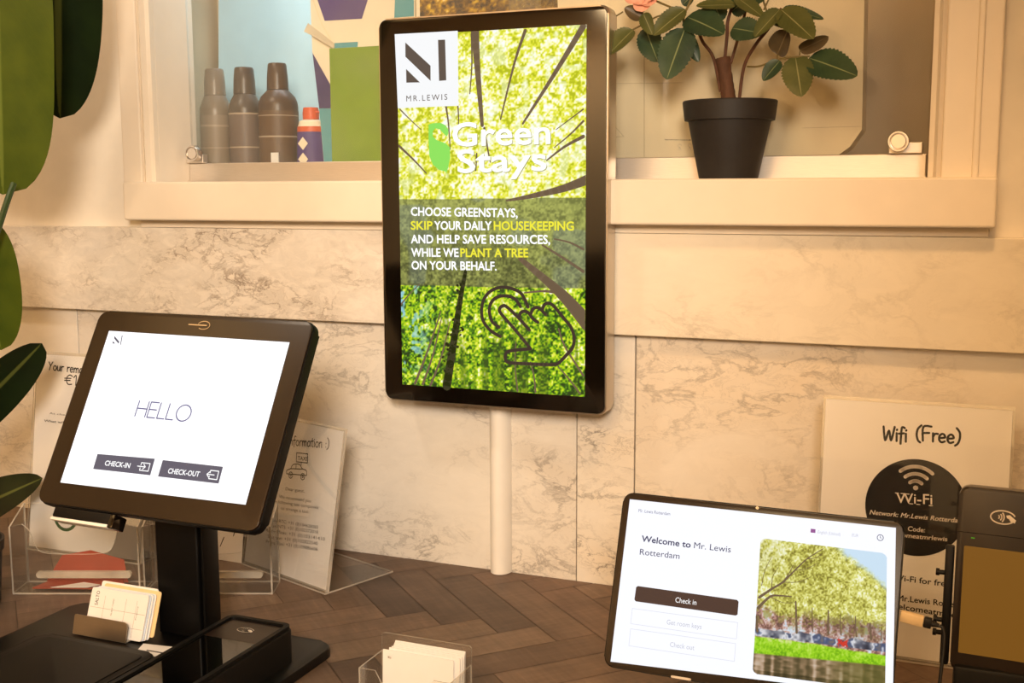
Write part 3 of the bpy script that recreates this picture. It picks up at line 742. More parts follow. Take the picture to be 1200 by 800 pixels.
for i in range(46):
    t = rng.random(); cx = 546+(524-546)*t+rng.gauss(0, 2.4+3*t); cy = 322+128*t
    s = (0.135*(1))  # small ivy tufts along the trunk
    px = -0.1345+(cx-470.5)/214.5*0.269; pz = -0.2375+(450.5-cy+ (cx-470.5)*0.05)/422*0.475
    stroke(bm, [(px, pz), (px+rng.uniform(-.002, .002), pz+rng.uniform(-.002, .002))], rng.uniform(.002, .0045), Y1_-0.0001)
obj('ivy_trunk', bm, M['s_trunk'], scr, smooth=False)
bm = BM(); flat(bm, [(-0.1372,0.2396), (-0.0437,0.2392), (-0.0435,0.1425), (-0.1343,0.1417)], Y2_); obj('logo_panel', bm, M['s_logo'], scr, smooth=False)
bm = BM()
for q in ([(-0.1212,0.2280), (-0.0840,0.1959), (-0.0842,0.1762), (-0.1213,0.2093)], [(-0.1206,0.1932), (-0.1003,0.1748), (-0.1205,0.1752)], [(-0.0725,0.2289), (-0.0621,0.2287), (-0.0610,0.1761), (-0.0716,0.1757)]): flat(bm, q, Y3_)
obj('logo_mark', bm, M['s_brown'], scr, smooth=False)
text(scr, 'MR.LEWIS', (-0.1209,0.1504), (-0.0597,0.1508), 0.0080, M['s_brown'], Y3_, spacing=1.35)
bm = BM()
lf = [(-0.0880,0.1190), (-0.0816,0.1206), (-0.0702,0.1208), (-0.0626,0.1173), (-0.0589,0.1116), (-0.0590,0.1060), (-0.0616,0.1027), (-0.0665,0.1073), (-0.0715,0.1124), (-0.0779,0.1137), (-0.0818,0.1098), (-0.0819,0.1031), (-0.0768,0.0985), (-0.0705,0.0961), (-0.0629,0.0937), (-0.0567,0.0880), (-0.0565,0.0744), (-0.0595,0.0620), (-0.0627,0.0530), (-0.0634,0.0564), (-0.0735,0.0588), (-0.0824,0.0657), (-0.0873,0.0771), (-0.0883,0.0975)]
flat(bm, lf, Y3_); obj('leaf_logo', bm, M['s_leaf'], scr, smooth=False)
for s_, a, b, cp_ in (('Green', (-0.0522,0.0899), (0.0858,0.0911), 0.0318), ('Stays', (-0.0451,0.0549), (0.0805,0.0572), 0.0312)):
    text(scr, s_, (a[0]+0.0008, a[1]-0.0009), (b[0]+0.0008, b[1]-0.0009), cp_, M['s_shadow'], -0.00175, bold=0.028, name='lettering_shadow')
    text(scr, s_, a, b, cp_, M['s_txtw'], Y3_, bold=0.026)
for s, a, b, m_ in (('CHOOSE GREENSTAYS,', (-0.1164,-0.0026), (0.0403,-0.0039), 's_txtw'), ('SKIP', (-0.1168,-0.0216), (-0.0843,-0.0214), 's_txty'), ('YOUR DAILY', (-0.0810,-0.0214), (0.0029,-0.0210), 's_txtw'),
                    ('HOUSEKEEPING', (0.0067,-0.0209), (0.1186,-0.0202), 's_txty'), ('AND HELP SAVE RESOURCES,', (-0.1169,-0.0402), (0.0859,-0.0380), 's_txtw'), ('WHILE WE', (-0.1167,-0.0584), (-0.0457,-0.0575), 's_txtw'),
                    ('PLANT A TREE', (-0.0424,-0.0575), (0.0552,-0.0560), 's_txty'), ('ON YOUR BEHALF.', (-0.1165,-0.0760), (0.0099,-0.0744), 's_txtw')):
    text(scr, s, a, b, 0.0119, M[m_], Y3_, bold=0.032)
bm = BM(); hw = 0.0046
def hz(*p): return p
A_ = lambda pts: stroke(bm, sp2(pts, 6), hw, Y3_)
A_([(0.0148,-0.1630), (0.0014,-0.1561), (-0.0098,-0.1433), (-0.0122,-0.1272), (-0.0077,-0.1120), (0.0030,-0.1013), (0.0179,-0.0969), (0.0339,-0.0987), (0.0461,-0.1051), (0.0552,-0.1219)])
A_([(0.0133,-0.1504), (0.0027,-0.1428), (-0.0009,-0.1279), (0.0035,-0.1157), (0.0141,-0.1090), (0.0277,-0.1086), (0.0375,-0.1128), (0.0442,-0.1217)])
A_([(0.0587,-0.1776), (0.0374,-0.1540), (0.0165,-0.1324), (0.0140,-0.1262), (0.0178,-0.1221), (0.0239,-0.1224), (0.0399,-0.1355), (0.0569,-0.1525)])
A_([(0.0423,-0.1354), (0.0448,-0.1296), (0.0503,-0.1277), (0.0558,-0.1298), (0.0618,-0.1369), (0.0691,-0.1418)])
A_([(0.0588,-0.1314), (0.0618,-0.1245), (0.0673,-0.1220), (0.0727,-0.1241), (0.0799,-0.1311)])
A_([(0.0751,-0.1251), (0.0781,-0.1182), (0.0835,-0.1158), (0.0907,-0.1189), (0.1038,-0.1330), (0.1157,-0.1471), (0.1197,-0.1605), (0.1176,-0.1730), (0.1099,-0.1824), (0.0980,-0.1944), (0.0896,-0.1971), (0.0556,-0.1979), (0.0273,-0.1977), (0.0221,-0.1928), (0.0230,-0.1858), (0.0286,-0.1820), (0.0434,-0.1795), (0.0587,-0.1776)])
obj('touch_hand_icon', bm, M['s_hand'], scr, smooth=False)
# ================================================================== check-in terminal with tilted screen
def plate(parent, name, pts, y0, y1, m, **kw):
    bm = BM(); slab(bm, pts, y0, y1); return obj(name, bm, m, parent, **kw)
pos = thing('self_check_in_kiosk', 'black touch kiosk with tilted white HELLO screen on a column and flat base', 'kiosk', (-0.25, -0.42, 0.0))
bm = BM(); slabz(bm, rrect(0.385, 0.30, 0.022, 6, (-0.2585, -0.494)), 0.0008, 0.012, bev=0.003)
obj('base_plate', bm, M['black'], pos, world=True)
bm = BM(); box(bm, (-0.2835, -0.397, 0.012), (-0.2215, -0.362, 0.275), 0.003, 3); box(bm, (-0.2195, -0.394, 0.012), (-0.2155, -0.364, 0.270), 0.0015)
obj('column', bm, M['black'], pos, world=True)
bm = BM(); slabz(bm, [(-0.2775,-0.4323,0.0124)[:2], (-0.2680,-0.4585,0.0124)[:2], (-0.2269,-0.4578,0.0124)[:2], (-0.2370,-0.4271,0.0124)[:2]], 0.0122, 0.0126)
stk = obj('sticker', bm, M['card'], pos, world=True, smooth=False, label='white sticker')
bm = BM(); slabz(bm, [(-0.2611,-0.4460,0.0128)[:2], (-0.2595,-0.4486,0.0128)[:2], (-0.2325,-0.4479,0.0128)[:2], (-0.2341,-0.4454,0.0128)[:2]], 0.0127, 0.0128)
obj('lettering', bm, M['inkgrey'], stk, world=True, smooth=False)
PC = Vector((-0.245, -0.4005, 0.2867)); PR = Matrix.Rotation(R(-1.32), 4, 'Z') @ Matrix.Rotation(R(-29.31), 4, 'X')
PM = Matrix.Translation(PC) @ PR
pos_inv = Matrix.Translation((-0.25, -0.42, 0.0)).inverted()
def on_panel(o, mtx, inv):                     # a part drawn in the tilted panel's own plane
    o.matrix_parent_inverse = Matrix.Identity(4); o.matrix_basis = inv @ mtx; return o
bm = BM(); slab(bm, rrect(0.3185, 0.2495, 0.013, 8), 0.0015, 0.016, bev=0.004); slab(bm, rrect(0.24, 0.17, 0.02, 6, (0, -0.01)), 0.016, 0.034, bev=0.006)
hs = on_panel(obj('monitor_housing', bm, M['plastic'], pos), PM, pos_inv)
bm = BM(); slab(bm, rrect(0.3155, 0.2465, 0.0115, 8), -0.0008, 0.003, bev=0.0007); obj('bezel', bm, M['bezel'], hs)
PA = [(-0.1342,0.0972), (0.1333,0.0963), (0.1346,-0.0956), (-0.1313,-0.0976)]
bm = BM(); flat(bm, PA, -0.0011); ps = obj('screen', bm, M['s_white'], hs, smooth=False)
def under(o, par): o.parent = par; return o
q1, q2, q3 = -0.0014, -0.0017, -0.0020
for o in [hand(hs, 'HELLO', (-0.0530,-0.0082), (0.0253,-0.0086), 0.0190, 0.0016, M['s_hello'], q1, curve=False)]: pass
bm = BM()
for q in ([(-0.1229,0.0909), (-0.1126,0.0839), (-0.1121,0.0806), (-0.1221,0.0875)], [(-0.1226,0.0840), (-0.1176,0.0809), (-0.1221,0.0806)], [(-0.1117,0.0920), (-0.1103,0.0920), (-0.1083,0.0798), (-0.1096,0.0799)]): flat(bm, q, q1)
obj('logo_mark', bm, M['s_btn'], hs, smooth=False)
for nm, q, s, a, b, ic in (('check_in_button', [(-0.0898,-0.0585), (-0.0050,-0.0564), (-0.0043,-0.0762), (-0.0891,-0.0769)], 'CHECK-IN', (-0.0740,-0.0710), (-0.0369,-0.0708), [(-0.0218,-0.0628), (-0.0093,-0.0628), (-0.0089,-0.0719), (-0.0214,-0.0719)]),
                       ('check_out_button', [(0.0066,-0.0569), (0.0914,-0.0567), (0.0919,-0.0762), (0.0069,-0.0765)], 'CHECK-OUT', (0.0191,-0.0714), (0.0631,-0.0712), [(0.0766,-0.0624), (0.0877,-0.0624), (0.0882,-0.0721), (0.0771,-0.0720)])):
    bm = BM(); flat(bm, q, q1); bt = obj(nm, bm, M['s_btn'], hs, smooth=False)
    on = text(hs, s, a, b, 0.0062, M['s_txtw'], q2, bold=0.03)
    bm = BM(); c = [(x, z) for x, z in ic]
    mid = lambda p, q_, t: (p[0]+(q_[0]-p[0])*t, p[1]+(q_[1]-p[1])*t)
    flip = nm == 'check_out_button'
    stroke(bm, [mid(c[0], c[3], 0.3), c[0], c[1], c[2], c[3], mid(c[3], c[0], 0.3)], 0.0011, q2)
    m0, m1 = mid(c[0], c[3], 0.5), mid(c[1], c[2], 0.5)
    a0, a1 = mid(m0, m1, -0.35), mid(m0, m1, 0.55)
    stroke(bm, [a0, a1], 0.0011, q2); h = 0.0030; e = a0 if flip else a1; sg = 1 if flip else -1
    stroke(bm, [(e[0]+sg*h, e[1]+h), e, (e[0]+sg*h, e[1]-h)], 0.0011, q2)
    obj('button_icon', bm, M['s_txtw'], hs, smooth=False)
bm = BM(); e0, e1 = (-0.0160,0.1114), (0.0151,0.1113)
stroke(bm, [e0, mid(e0, e1, 0.85)], 0.0014, q1)
cc = mid(e0, e1, 0.72); stroke(bm, [(cc[0]+0.0088*math.cos(R(t)), cc[1]+0.0052*math.sin(R(t))) for t in range(-130, 161, 10)], 0.0010, q1)
obj('maker_emblem', bm, M['silver'], hs, smooth=False)
# card reader hanging below the screen
bm = BM(); box(bm, (-0.125, -0.004, -0.1385), (-0.033, 0.016, -0.1262), 0.002); rd = obj('card_reader', bm, M['plastic'], hs)
bm = BM(); box(bm, (-0.1255, -0.0050, -0.1425), (-0.0405, 0.016, -0.1387), 0.001); obj('reader_edge', bm, M['pipe'], hs, label='white lower edge')
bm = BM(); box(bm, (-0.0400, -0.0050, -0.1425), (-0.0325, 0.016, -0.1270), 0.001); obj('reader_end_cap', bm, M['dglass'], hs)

# key card encoder lying on the base
enc = thing('keycard_encoder', 'flat black rounded keycard encoder lying on the left of the kiosk base', 'card encoder', (-0.295, -0.56, 0.0125))
bm = BM(); slabz(bm, rrect(0.168, 0.155, 0.014, 6, (-0.297, -0.5600)), 0.0125, 0.030, bev=0.003); obj('encoder_body', bm, M['plastic'], enc, world=True)
bm = BM(); slabz(bm, rrect(0.148, 0.135, 0.010, 6, (-0.297, -0.5600)), 0.0301, 0.0308, bev=0.0004); obj('card_rest', bm, M['plastic'], enc, world=True)

# payment pad in its tray on the base
pp = thing('card_payment_pad', 'black card payment pad with glossy top on the right of the kiosk base', 'payment terminal', (-0.127, -0.5, 0.0125))
bm = BM(); slabz(bm, rrect(0.087, 0.225, 0.010, 6, (-0.1275, -0.5175)), 0.0125, 0.052, bev=0.003); obj('pad_body', bm, M['plastic'], pp, world=True)
bm = BM()
ino, outo = rrect(0.073, 0.211, 0.006, 6, (-0.1275, -0.5175)), rrect(0.084, 0.222, 0.009, 6, (-0.1275, -0.5175))
for a, b, za, zb in ((outo, outo, 0.0505, 0.0555), (outo, ino, 0.0555, 0.0555), (ino, ino, 0.0555, 0.0505)):
    va = [bm.verts.new((p[0], p[1], za)) for p in a]; vb = [bm.verts.new((p[0], p[1], zb)) for p in b]
    for i in range(len(va)): bm.faces.new((va[i], va[(i+1) % len(va)], vb[(i+1) % len(va)], vb[i]))
obj('pad_rim', bm, M['plastic'], pp, world=True)
bm = BM(); box(bm, (-0.163, -0.466, 0.0521), (-0.092, -0.4135, 0.0528)); obj('tap_zone', bm, M['bezel'], pp, world=True)
bm = BM(); box(bm, (-0.163, -0.622, 0.0521), (-0.092, -0.467, 0.0530)); obj('pad_glass', bm, M['padglass'], pp, world=True)
def contactless(c, s, name, par, m, mtx=None, y=0.0, world=False, flat_z=None):
    bm = BM(); w_ = s*0.075
    stroke(bm, [(c[0]+s*0.62*math.cos(R(t)), c[1]+s*0.36*math.sin(R(t))) for t in range(20, 331, 10)], w_, 0)
    for r in (0.12, 0.24, 0.36): stroke(bm, arc((c[0]-s*0.30, c[1]), s*r, -38, 38, 8), w_, 0)
    flat(bm, [(c[0]+s*x, c[1]+s*z) for x, z in ((0.16, 0.12), (0.34, 0.16), (0.66, -0.10), (0.60, -0.28), (0.44, -0.16), (0.30, -0.06), (0.20, -0.02))], 0)
    stroke(bm, [(c[0]+s*0.30, c[1]+s*0.02), (c[0]+s*0.46, c[1]-s*0.24)], w_, 0)
    if flat_z is not None: bm.transform(Matrix(((1, 0, 0, 0), (0, 0, 1, 0), (0, 0, 0, flat_z), (0, 0, 0, 1))))
    else: bm.transform(Matrix.Translation((0, y, 0)))
    return obj(name, bm, m, par, world=world, smooth=False)
contactless((-0.128, -0.437), 0.0165, 'contactless_symbol', pp, M['white_print'], world=True, flat_z=0.0531)

# aluminium card holder with key cards
ch = thing('keycard_holder', 'small aluminium card holder on the kiosk base in front of the column', 'card holder', (-0.336, -0.42, 0.0125))
bm = BM(); lp = rrect(0.0800, 0.0235, 0.006, 5, (0, 0.0118), radii=(0.006, 0.002, 0.0005, 0.0005)); slab(bm, lp, -0.0016, 0.0)
bm.transform(Matrix.Translation((-0.337, -0.4395, 0.0130)) @ Matrix.Rotation(R(-14), 4, 'X'))
obj('front_lip', bm, M['holder'], ch, world=True)
bm = BM(); box(bm, (-0.377, -0.4398, 0.0126), (-0.297, -0.4025, 0.0138)); obj('holder_floor', bm, M['alu'], ch, world=True)
bm = BM(); box(bm, (-0.0400, -0.0008, 0), (0.0400, 0.0008, 0.040)); bm.transform(Matrix.Translation((-0.337, -0.4025, 0.0130)) @ Matrix.Rotation(R(-1), 4, 'X')); obj('back_plate', bm, M['alu'], ch, world=True)
KM = Matrix.Translation((-0.336, -0.4330, 0.0140)) @ Matrix.Rotation(R(-20), 4, 'X')
def keycard(m, label, group, dx, dy, dz, ang=0):
    bm = BM(); slab(bm, rrect(0.0856, 0.0540, 0.003, 4, (dx+0.0128, 0.0272+dz)), dy-0.0004, dy+0.0004)
    bm.transform(Matrix.Rotation(R(ang), 4, 'Y'))
    o = obj('keycard', bm, m, None); o.matrix_basis = KM.copy()
    return tag(o, label, 'card', group)
kc = keycard(M['card'], 'front white keycard printed with a grid and upright lettering in the aluminium holder', 'keycards in the aluminium holder', 0, 0, 0)
bm = BM()
for z in (0.0135, 0.031): stroke(bm, [(-0.028, z), (0.054, z)], 0.00035, -0.00052)
for x in (-0.008, 0.024, 0.040): stroke(bm, [(x, 0.003), (x, 0.046)], 0.00035, -0.00052)
obj('printed_grid', bm, M['inkfaint'], kc, smooth=False)
text(kc, 'SALTO', (-0.0175, 0.0335), (-0.0175, 0.0505), 0.0050, M['ink'], -0.00055)
text(kc, 'GUEST CARD', (0.0060, 0.024), (0.0060, 0.0440), 0.0018, M['inkgrey'], -0.00055)
text(kc, 'Property', (0.0430, 0.024), (0.0430, 0.0400), 0.0016, M['inkgrey'], -0.00055)
for i in range(5):
    mm = M['cardb'] if i in (1, 3) else M['card']
    keycard(mm, 'white or pale blue keycard stacked between the printed front card and the amber card', 'stacked keycards', 0.0005*(i % 3)+0.0012*i, 0.0013*(i+1), 0.0006*i)
keycard(M['cardy'], 'amber tinted keycard at the back of the aluminium holder beside the column', 'keycards in the aluminium holder', 0.0100, 0.0090, 0.0060)
keycard(M['card'], 'rearmost plain white keycard sticking up behind the amber one', 'keycards in the aluminium holder', 0.004, 0.0105, 0.0085)

# ================================================================== tablet
TC = (0.4317, -0.4127, 0.1602)
tab = thing('check_in_tablet', 'wide tablet on a stand showing a welcome page and canal photo', 'tablet', TC, (R(-20.8), 0, R(-1.44)))
bm = BM(); slab(bm, rrect(0.2712, 0.1722, 0.010, 8), -0.0005, 0.0070, bev=0.002); obj('tablet_body', bm, M['plastic'], tab)
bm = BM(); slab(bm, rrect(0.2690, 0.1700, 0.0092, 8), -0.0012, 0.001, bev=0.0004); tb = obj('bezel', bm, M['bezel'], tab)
TA = [(-0.1283,0.0791), (0.1279,0.0797), (0.1359,-0.0692), (-0.1281,-0.0807)]
bm = BM(); flat(bm, TA, -0.0014); ts = obj('screen', bm, M['s_tab'], tab, smooth=False)
t1, t2 = -0.0017, -0.0020
def outline(bm, q, w, y): stroke(bm, q, w, y, closed=True)
text(ts, 'Mr. Lewis Rotterdam', (-0.1177,0.0673), (-0.0850,0.0675), 0.0034, M['s_txtm'], t1)
text(ts, 'Welcome to', (-0.1110,0.0388), (-0.0612,0.0385), 0.0062, M['s_txtd'], t1, bold=0.03)
text(ts, 'Mr. Lewis', (-0.0577,0.0386), (-0.0214,0.0388), 0.0062, M['s_txtd'], t1)
text(ts, 'Rotterdam', (-0.1113,0.0257), (-0.0708,0.0264), 0.0062, M['s_txtd'], t1)
bm = BM(); flat(bm, [(-0.1094,-0.0049), (-0.0108,-0.0048), (-0.0090,-0.0063), (-0.0088,-0.0183), (-0.0105,-0.0195), (-0.1097,-0.0199), (-0.1113,-0.0183), (-0.1110,-0.0063)], t1); obj('check_in_button', bm, M['s_btn2'], ts, smooth=False)
text(ts, 'Check in', (-0.0701,-0.0153), (-0.0493,-0.0151), 0.0052, M['s_txtw'], t2)
bm = BM(); outline(bm, [(-0.1123,-0.0271), (-0.0079,-0.0257), (-0.0076,-0.0408), (-0.1122,-0.0418)], 0.0006, t1); outline(bm, [(-0.1117,-0.0467), (-0.0079,-0.0452), (-0.0075,-0.0615), (-0.1114,-0.0629)], 0.0006, t1)
obj('button_outline', bm, M['s_line'], ts, smooth=False)
text(ts, 'Get room keys', (-0.0763,-0.0371), (-0.0419,-0.0367), 0.0048, M['s_faint'], t1)
text(ts, 'Check out', (-0.0707,-0.0576), (-0.0467,-0.0572), 0.0048, M['s_faint'], t1)
bm = BM(); flat(bm, [(0.0518,0.0701), (0.0562,0.0701), (0.0564,0.0666), (0.0519,0.0665)], t1); obj('flag_icon', bm, M['s_flag'], ts, smooth=False)
text(ts, 'English (United)', (0.0586,0.0665), (0.0792,0.0665), 0.0030, M['s_faint'], t1)
text(ts, 'EUR', (0.0897,0.0673), (0.0954,0.0672), 0.0030, M['s_faint'], t1)
bm = BM(); cc = (0.1149,0.0691); stroke(bm, arc(cc, 0.0027, 0, 360, 18), 0.0006, t1); stroke(bm, [(cc[0], cc[1]+0.0016), cc, (cc[0]+0.0008, cc[1]-0.0004)], 0.0005, t1)
obj('clock_icon', bm, M['s_txtd'], ts, smooth=False)
def canal(U, V):
    n1 = 0.5*vnoise(U, V, 26, 24, 21)+0.5*vnoise(U, V, 60, 56, 22); n2 = 0.6*vnoise(U, V, 5, 5, 23)+0.4*vnoise(U, V, 10, 10, 24)
    n3 = vnoise(U, V, 100, 96, 25); bx = vnoise(U, V, 34, 12, 26)
    t = np.clip(0.55+(n1-0.5)*0.8+(n3-0.5)*0.75+(n2-0.5)*0.5, 0, 1)
    c = cmap(t, [(0, (112, 104, 40)), (0.3, (164, 160, 66)), (0.55, (204, 202, 98)), (0.8, (228, 228, 142)), (1, (244, 246, 218))])
    edge = 0.98-0.62*(U-0.62)+0.10*(n2-0.5)+0.06*(n1-0.5)
    sky = sst(-0.03, 0.05, V-edge)*sst(0.55, 0.66, U+0.1*(n1-0.5))
    c = mixc(c, (202, 226, 244), sky)
    c = mixc(c, (232, 232, 212), sst(0.40, 0.0, U)*sst(0.6, 1.0, V)*0.55*sst(0.4, 0.6, n1))
    low = 0.50-0.05*U+0.14*(n2-0.5)+0.10*(n1-0.5)
    bl = sst(0.03, -0.03, V-low)
    bb = cmap(np.clip(0.55*bx+0.45*n3, 0, 1), [(0, (70, 54, 50)), (0.3, (128, 92, 82)), (0.5, (184, 140, 128)), (0.66, (216, 196, 190)), (0.8, (200, 214, 228)), (1, (236, 236, 238))])
    bb = mixc(bb, (84, 66, 46), sst(0.3, 0.7, U)*0.45*sst(0.35, 0.5, V+0.1*n1))
    bb = mixc(bb, (150, 148, 66), sst(0.5, 0.62, n1)*sst(0.32, 0.46, V)*0.7)
    c = c*(1-bl)[..., None]+bb*bl[..., None]
    top = 0.318+0.030*vnoise(U, V*0, 20, 1, 33)
    car = sst(0.006, -0.004, V-top)*sst(0.272, 0.280, V)
    cv = cmap(0.65*vnoise(U, V*0, 15, 1, 28)+0.35*vnoise(U, V, 44, 50, 29), [(0, (30, 34, 48)), (0.3, (84, 88, 104)), (0.45, (150, 152, 160)), (0.6, (226, 226, 230)), (0.75, (70, 84, 118)), (1, (120, 110, 104))])
    cv = mixc(cv, (206, 54, 42), sst(0.05, 0.03, np.abs(U-0.68))*sst(0.25, 0.45, n3))
    c = c*(1-car)[..., None]+cv*car[..., None]
    gt = 0.272-0.020*sst(0.3, 1.0, U)
    gr = sst(0.006, -0.006, V-gt-0.012*(n1-0.5))
    g = cmap(np.clip(0.5+(n3-0.5)*0.5+(n1-0.5)*0.7+1.4*(V-0.22), 0, 1), [(0, (92, 152, 12)), (0.5, (150, 208, 28)), (1, (202, 232, 110))])
    g = mixc(g, (214, 224, 150), sst(0.55, 0.7, n1)*sst(0.236, 0.262, V)*sst(0.5, 0.3, U)*0.8)
    c = c*(1-gr)[..., None]+g*gr[..., None]
    wl = 0.148+0.030*U
    wt = sst(0.006, -0.006, V-wl)
    st = vnoise(U, V, 40, 3, 31); wv = cmap(np.clip(0.65*st+0.35*vnoise(U, V, 24, 70, 32)-0.25*(V < 0.03)+0.05, 0, 1), [(0, (58, 52, 30)), (0.35, (98, 84, 56)), (0.55, (140, 116, 86)), (0.75, (184, 158, 132)), (1, (206, 190, 172))])
    wv = mixc(wv, (98, 98, 40), sst(0.45, 0.85, U)*0.55)
    return c*(1-wt)[..., None]+wv*wt[..., None]
rr_ = 0.045
def rmask(u, v):
    du = np.maximum(np.abs(u-0.5)-(0.5-rr_), 0)/rr_; dv = np.maximum(np.abs(v-0.5)-(0.5-rr_*0.95), 0)/(rr_*0.95); return du*du+dv*dv < 1
PQ = [(0.0059,0.0558), (0.1218,0.0554), (0.1290,-0.0656), (0.0105,-0.0698)]
cp = picture('canal_photo', PQ, t1, 220, 220, canal, M['s_pic'], ts, rmask)
for pts, a, b in (([(0.0099,0.0003), (0.0210,0.0098), (0.0307,0.0175), (0.0408,0.0299), (0.0508,0.0416), (0.0648,0.0529)], 3, 0.8), ([(0.0100,-0.0093), (0.0201,0.0025), (0.0295,0.0046), (0.0398,0.0052)], 3.4, 1),
                  ([(0.0441,0.0011), (0.0457,-0.0121), (0.0474,-0.0267)], 1.6, 2.6), ([(0.0741,-0.0026), (0.0751,-0.0141), (0.0759,-0.0240)], 1.4, 2.2), ([(0.1118,-0.0087), (0.1128,-0.0162), (0.1137,-0.0229)], 1.4, 2.2),
                  ([(0.0852,-0.0064), (0.0859,-0.0156), (0.0873,-0.0231)], 1.0, 1.4), ([(0.0307,0.0175), (0.0355,0.0261), (0.0388,0.0345)], 1.2, 0.6), ([(0.0092,-0.0173), (0.0103,-0.0251), (0.0113,-0.0312)], 2, 2.6), ([(0.0508,0.0416), (0.0578,0.0432), (0.0637,0.0472)], 0.8, 0.4), ([(0.0210,0.0098), (0.0208,0.0210), (0.0255,0.0312)], 1.0, 0.4), ([(0.0408,0.0299), (0.0501,0.0319), (0.0605,0.0388)], 0.8, 0.4), ([(0.0307,0.0175), (0.0441,0.0192), (0.0554,0.0255)], 0.9, 0.4), ([(0.0201,0.0025), (0.0325,-0.0014), (0.0434,0.0002)], 0.8, 0.4), ([(0.0112,0.0117), (0.0130,0.0264), (0.0182,0.0399)], 0.9, 0.4), ([(0.0594,-0.0023), (0.0606,-0.0131), (0.0620,-0.0237)], 0.8, 1.2), ([(0.0987,-0.0045), (0.0995,-0.0144), (0.1009,-0.0226)], 0.9, 1.3), ([(0.1218,-0.0119), (0.1222,-0.0179), (0.1225,-0.0224)], 0.8, 1.2)):
    obj('tree_branch', stroke(BM(), sp2(pts, 4), a*0.00085, t2, w2=b*0.00085), M['s_branch'], cp, smooth=False)
bm = BM(); stroke(bm, [(-0.0003,0.0842), (-0.0000,0.0841)], 0.0026, -0.0016); obj('camera_lens', bm, M['silver'], tab, smooth=False)
bm = BM(); stroke(bm, [(-0.0654,-0.0848), (-0.0478,-0.0847)], 0.0022, -0.0016); obj('maker_wordmark', bm, M['white_print'], tab, smooth=False)
# stand behind the tablet
bm = BM(); box(bm, (-0.055, 0.0072, -0.060), (0.055, 0.013, 0.040), 0.002); obj('mount_plate', bm, M['black'], tab)
tsw = Matrix.Translation(TC) @ Matrix.Rotation(R(-1.44), 4, 'Z') @ Matrix.Rotation(R(-20.8), 4, 'X')
bm = BM(); box(bm, (0.405, -0.400, 0.010), (0.455, -0.378, 0.170), 0.003); bm.transform(tsw.inverted()); obj('stand_post', bm, M['black'], tab)
bm = BM(); slabz(bm, rrect(0.15, 0.13, 0.015, 6, (0.43, -0.395)), 0.0008, 0.010, bev=0.002); bm.transform(tsw.inverted()); obj('stand_foot', bm, M['black'], tab)
# charging plug and lead
plug = thing('charging_lead', 'pale usb plug with thin black lead at the right edge of the tablet', 'cable', (0.575, -0.40, 0.165))
bm = BM(); box(bm, (-0.0, -0.0035, -0.0050), (0.0205, 0.0035, 0.0050), 0.0012); bm.transform(Matrix.Translation((0.5682, -0.4090, 0.1595)) @ Matrix.Rotation(R(8), 4, 'Y'))
obj('plug', bm, M['usbw'], plug, world=True)
bm = BM(); box(bm, (0.0207, -0.0033, -0.0046), (0.0275, 0.0033, 0.0046), 0.001); tube(bm, [(0.0275, 0, 0), (0.034, 0, 0)], [0.003, 0.0018]); bm.transform(Matrix.Translation((0.5682, -0.4090, 0.1595)) @ Matrix.Rotation(R(8), 4, 'Y'))
obj('plug_grip', bm, M['cable'], plug, world=True)
bm = BM(); tube(bm, smooth_path([(0.6022, -0.4090, 0.1546), (0.6055, -0.410, 0.152), (0.6065, -0.414, 0.135), (0.602, -0.432, 0.06), (0.601, -0.440, 0.012), (0.610, -0.452, 0.0022), (0.65, -0.465, 0.0020), (0.74, -0.46, 0.0020)], 5), 0.0017, 8)
obj('lead', bm, M['cable'], plug, world=True)

# ================================================================== far right payment terminal
MC = (0.649, -0.385, 0.19)
pt = thing('handheld_payment_terminal', 'upright dark payment terminal with amber reflection on its screen at the right beside the tablet', 'payment terminal', MC, (R(-6), 0, R(-3)))
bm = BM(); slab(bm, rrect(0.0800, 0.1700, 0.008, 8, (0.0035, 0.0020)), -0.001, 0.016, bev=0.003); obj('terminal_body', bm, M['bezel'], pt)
bm = BM(); slab(bm, rrect(0.068, 0.098, 0.001, 3, (0.0040, -0.0160)), -0.0016, -0.0008); obj('terminal_screen', bm, M['s_amber'], pt)
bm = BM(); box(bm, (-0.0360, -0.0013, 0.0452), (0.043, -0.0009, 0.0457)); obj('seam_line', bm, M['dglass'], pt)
bm = BM(); box(bm, (-0.0245, -0.0014, 0.0405), (-0.0215, -0.0009, 0.0412)); obj('status_light', bm, M['s_led'], pt, label='small green status light')
contactless((0.0010, 0.0625), 0.0165, 'contactless_symbol', pt, M['white_print'], y=-0.0014)
bm = BM(); box(bm, (-0.046, 0.004, -0.080), (-0.0385, 0.014, 0.030), 0.0015)
for z in (0.004, -0.040, -0.052): tube(bm, [(-0.046, 0.009, z), (-0.0505, 0.009, z)], 0.0022, 10); tube(bm, [(-0.0505, 0.009, z), (-0.0535, 0.009, z)], 0.0034, 12)
obj('cradle_bracket', bm, M['plastic'], pt)
ptw = Matrix.Translation(MC) @ Matrix.Rotation(R(-3), 4, 'Z') @ Matrix.Rotation(R(-6), 4, 'X')
bm = BM(); box(bm, (0.615, -0.398, 0.050), (0.700, -0.360, 0.1150), 0.004); box(bm, (0.628, -0.392, 0.012), (0.688, -0.362, 0.052), 0.003); bm.transform(ptw.inverted()); obj('cradle_stem', bm, M['plastic'], pt)
bm = BM(); slabz(bm, rrect(0.11, 0.10, 0.012, 6, (0.658, -0.378)), 0.0008, 0.012, bev=0.002); bm.transform(ptw.inverted()); obj('cradle_foot', bm, M['plastic'], pt)
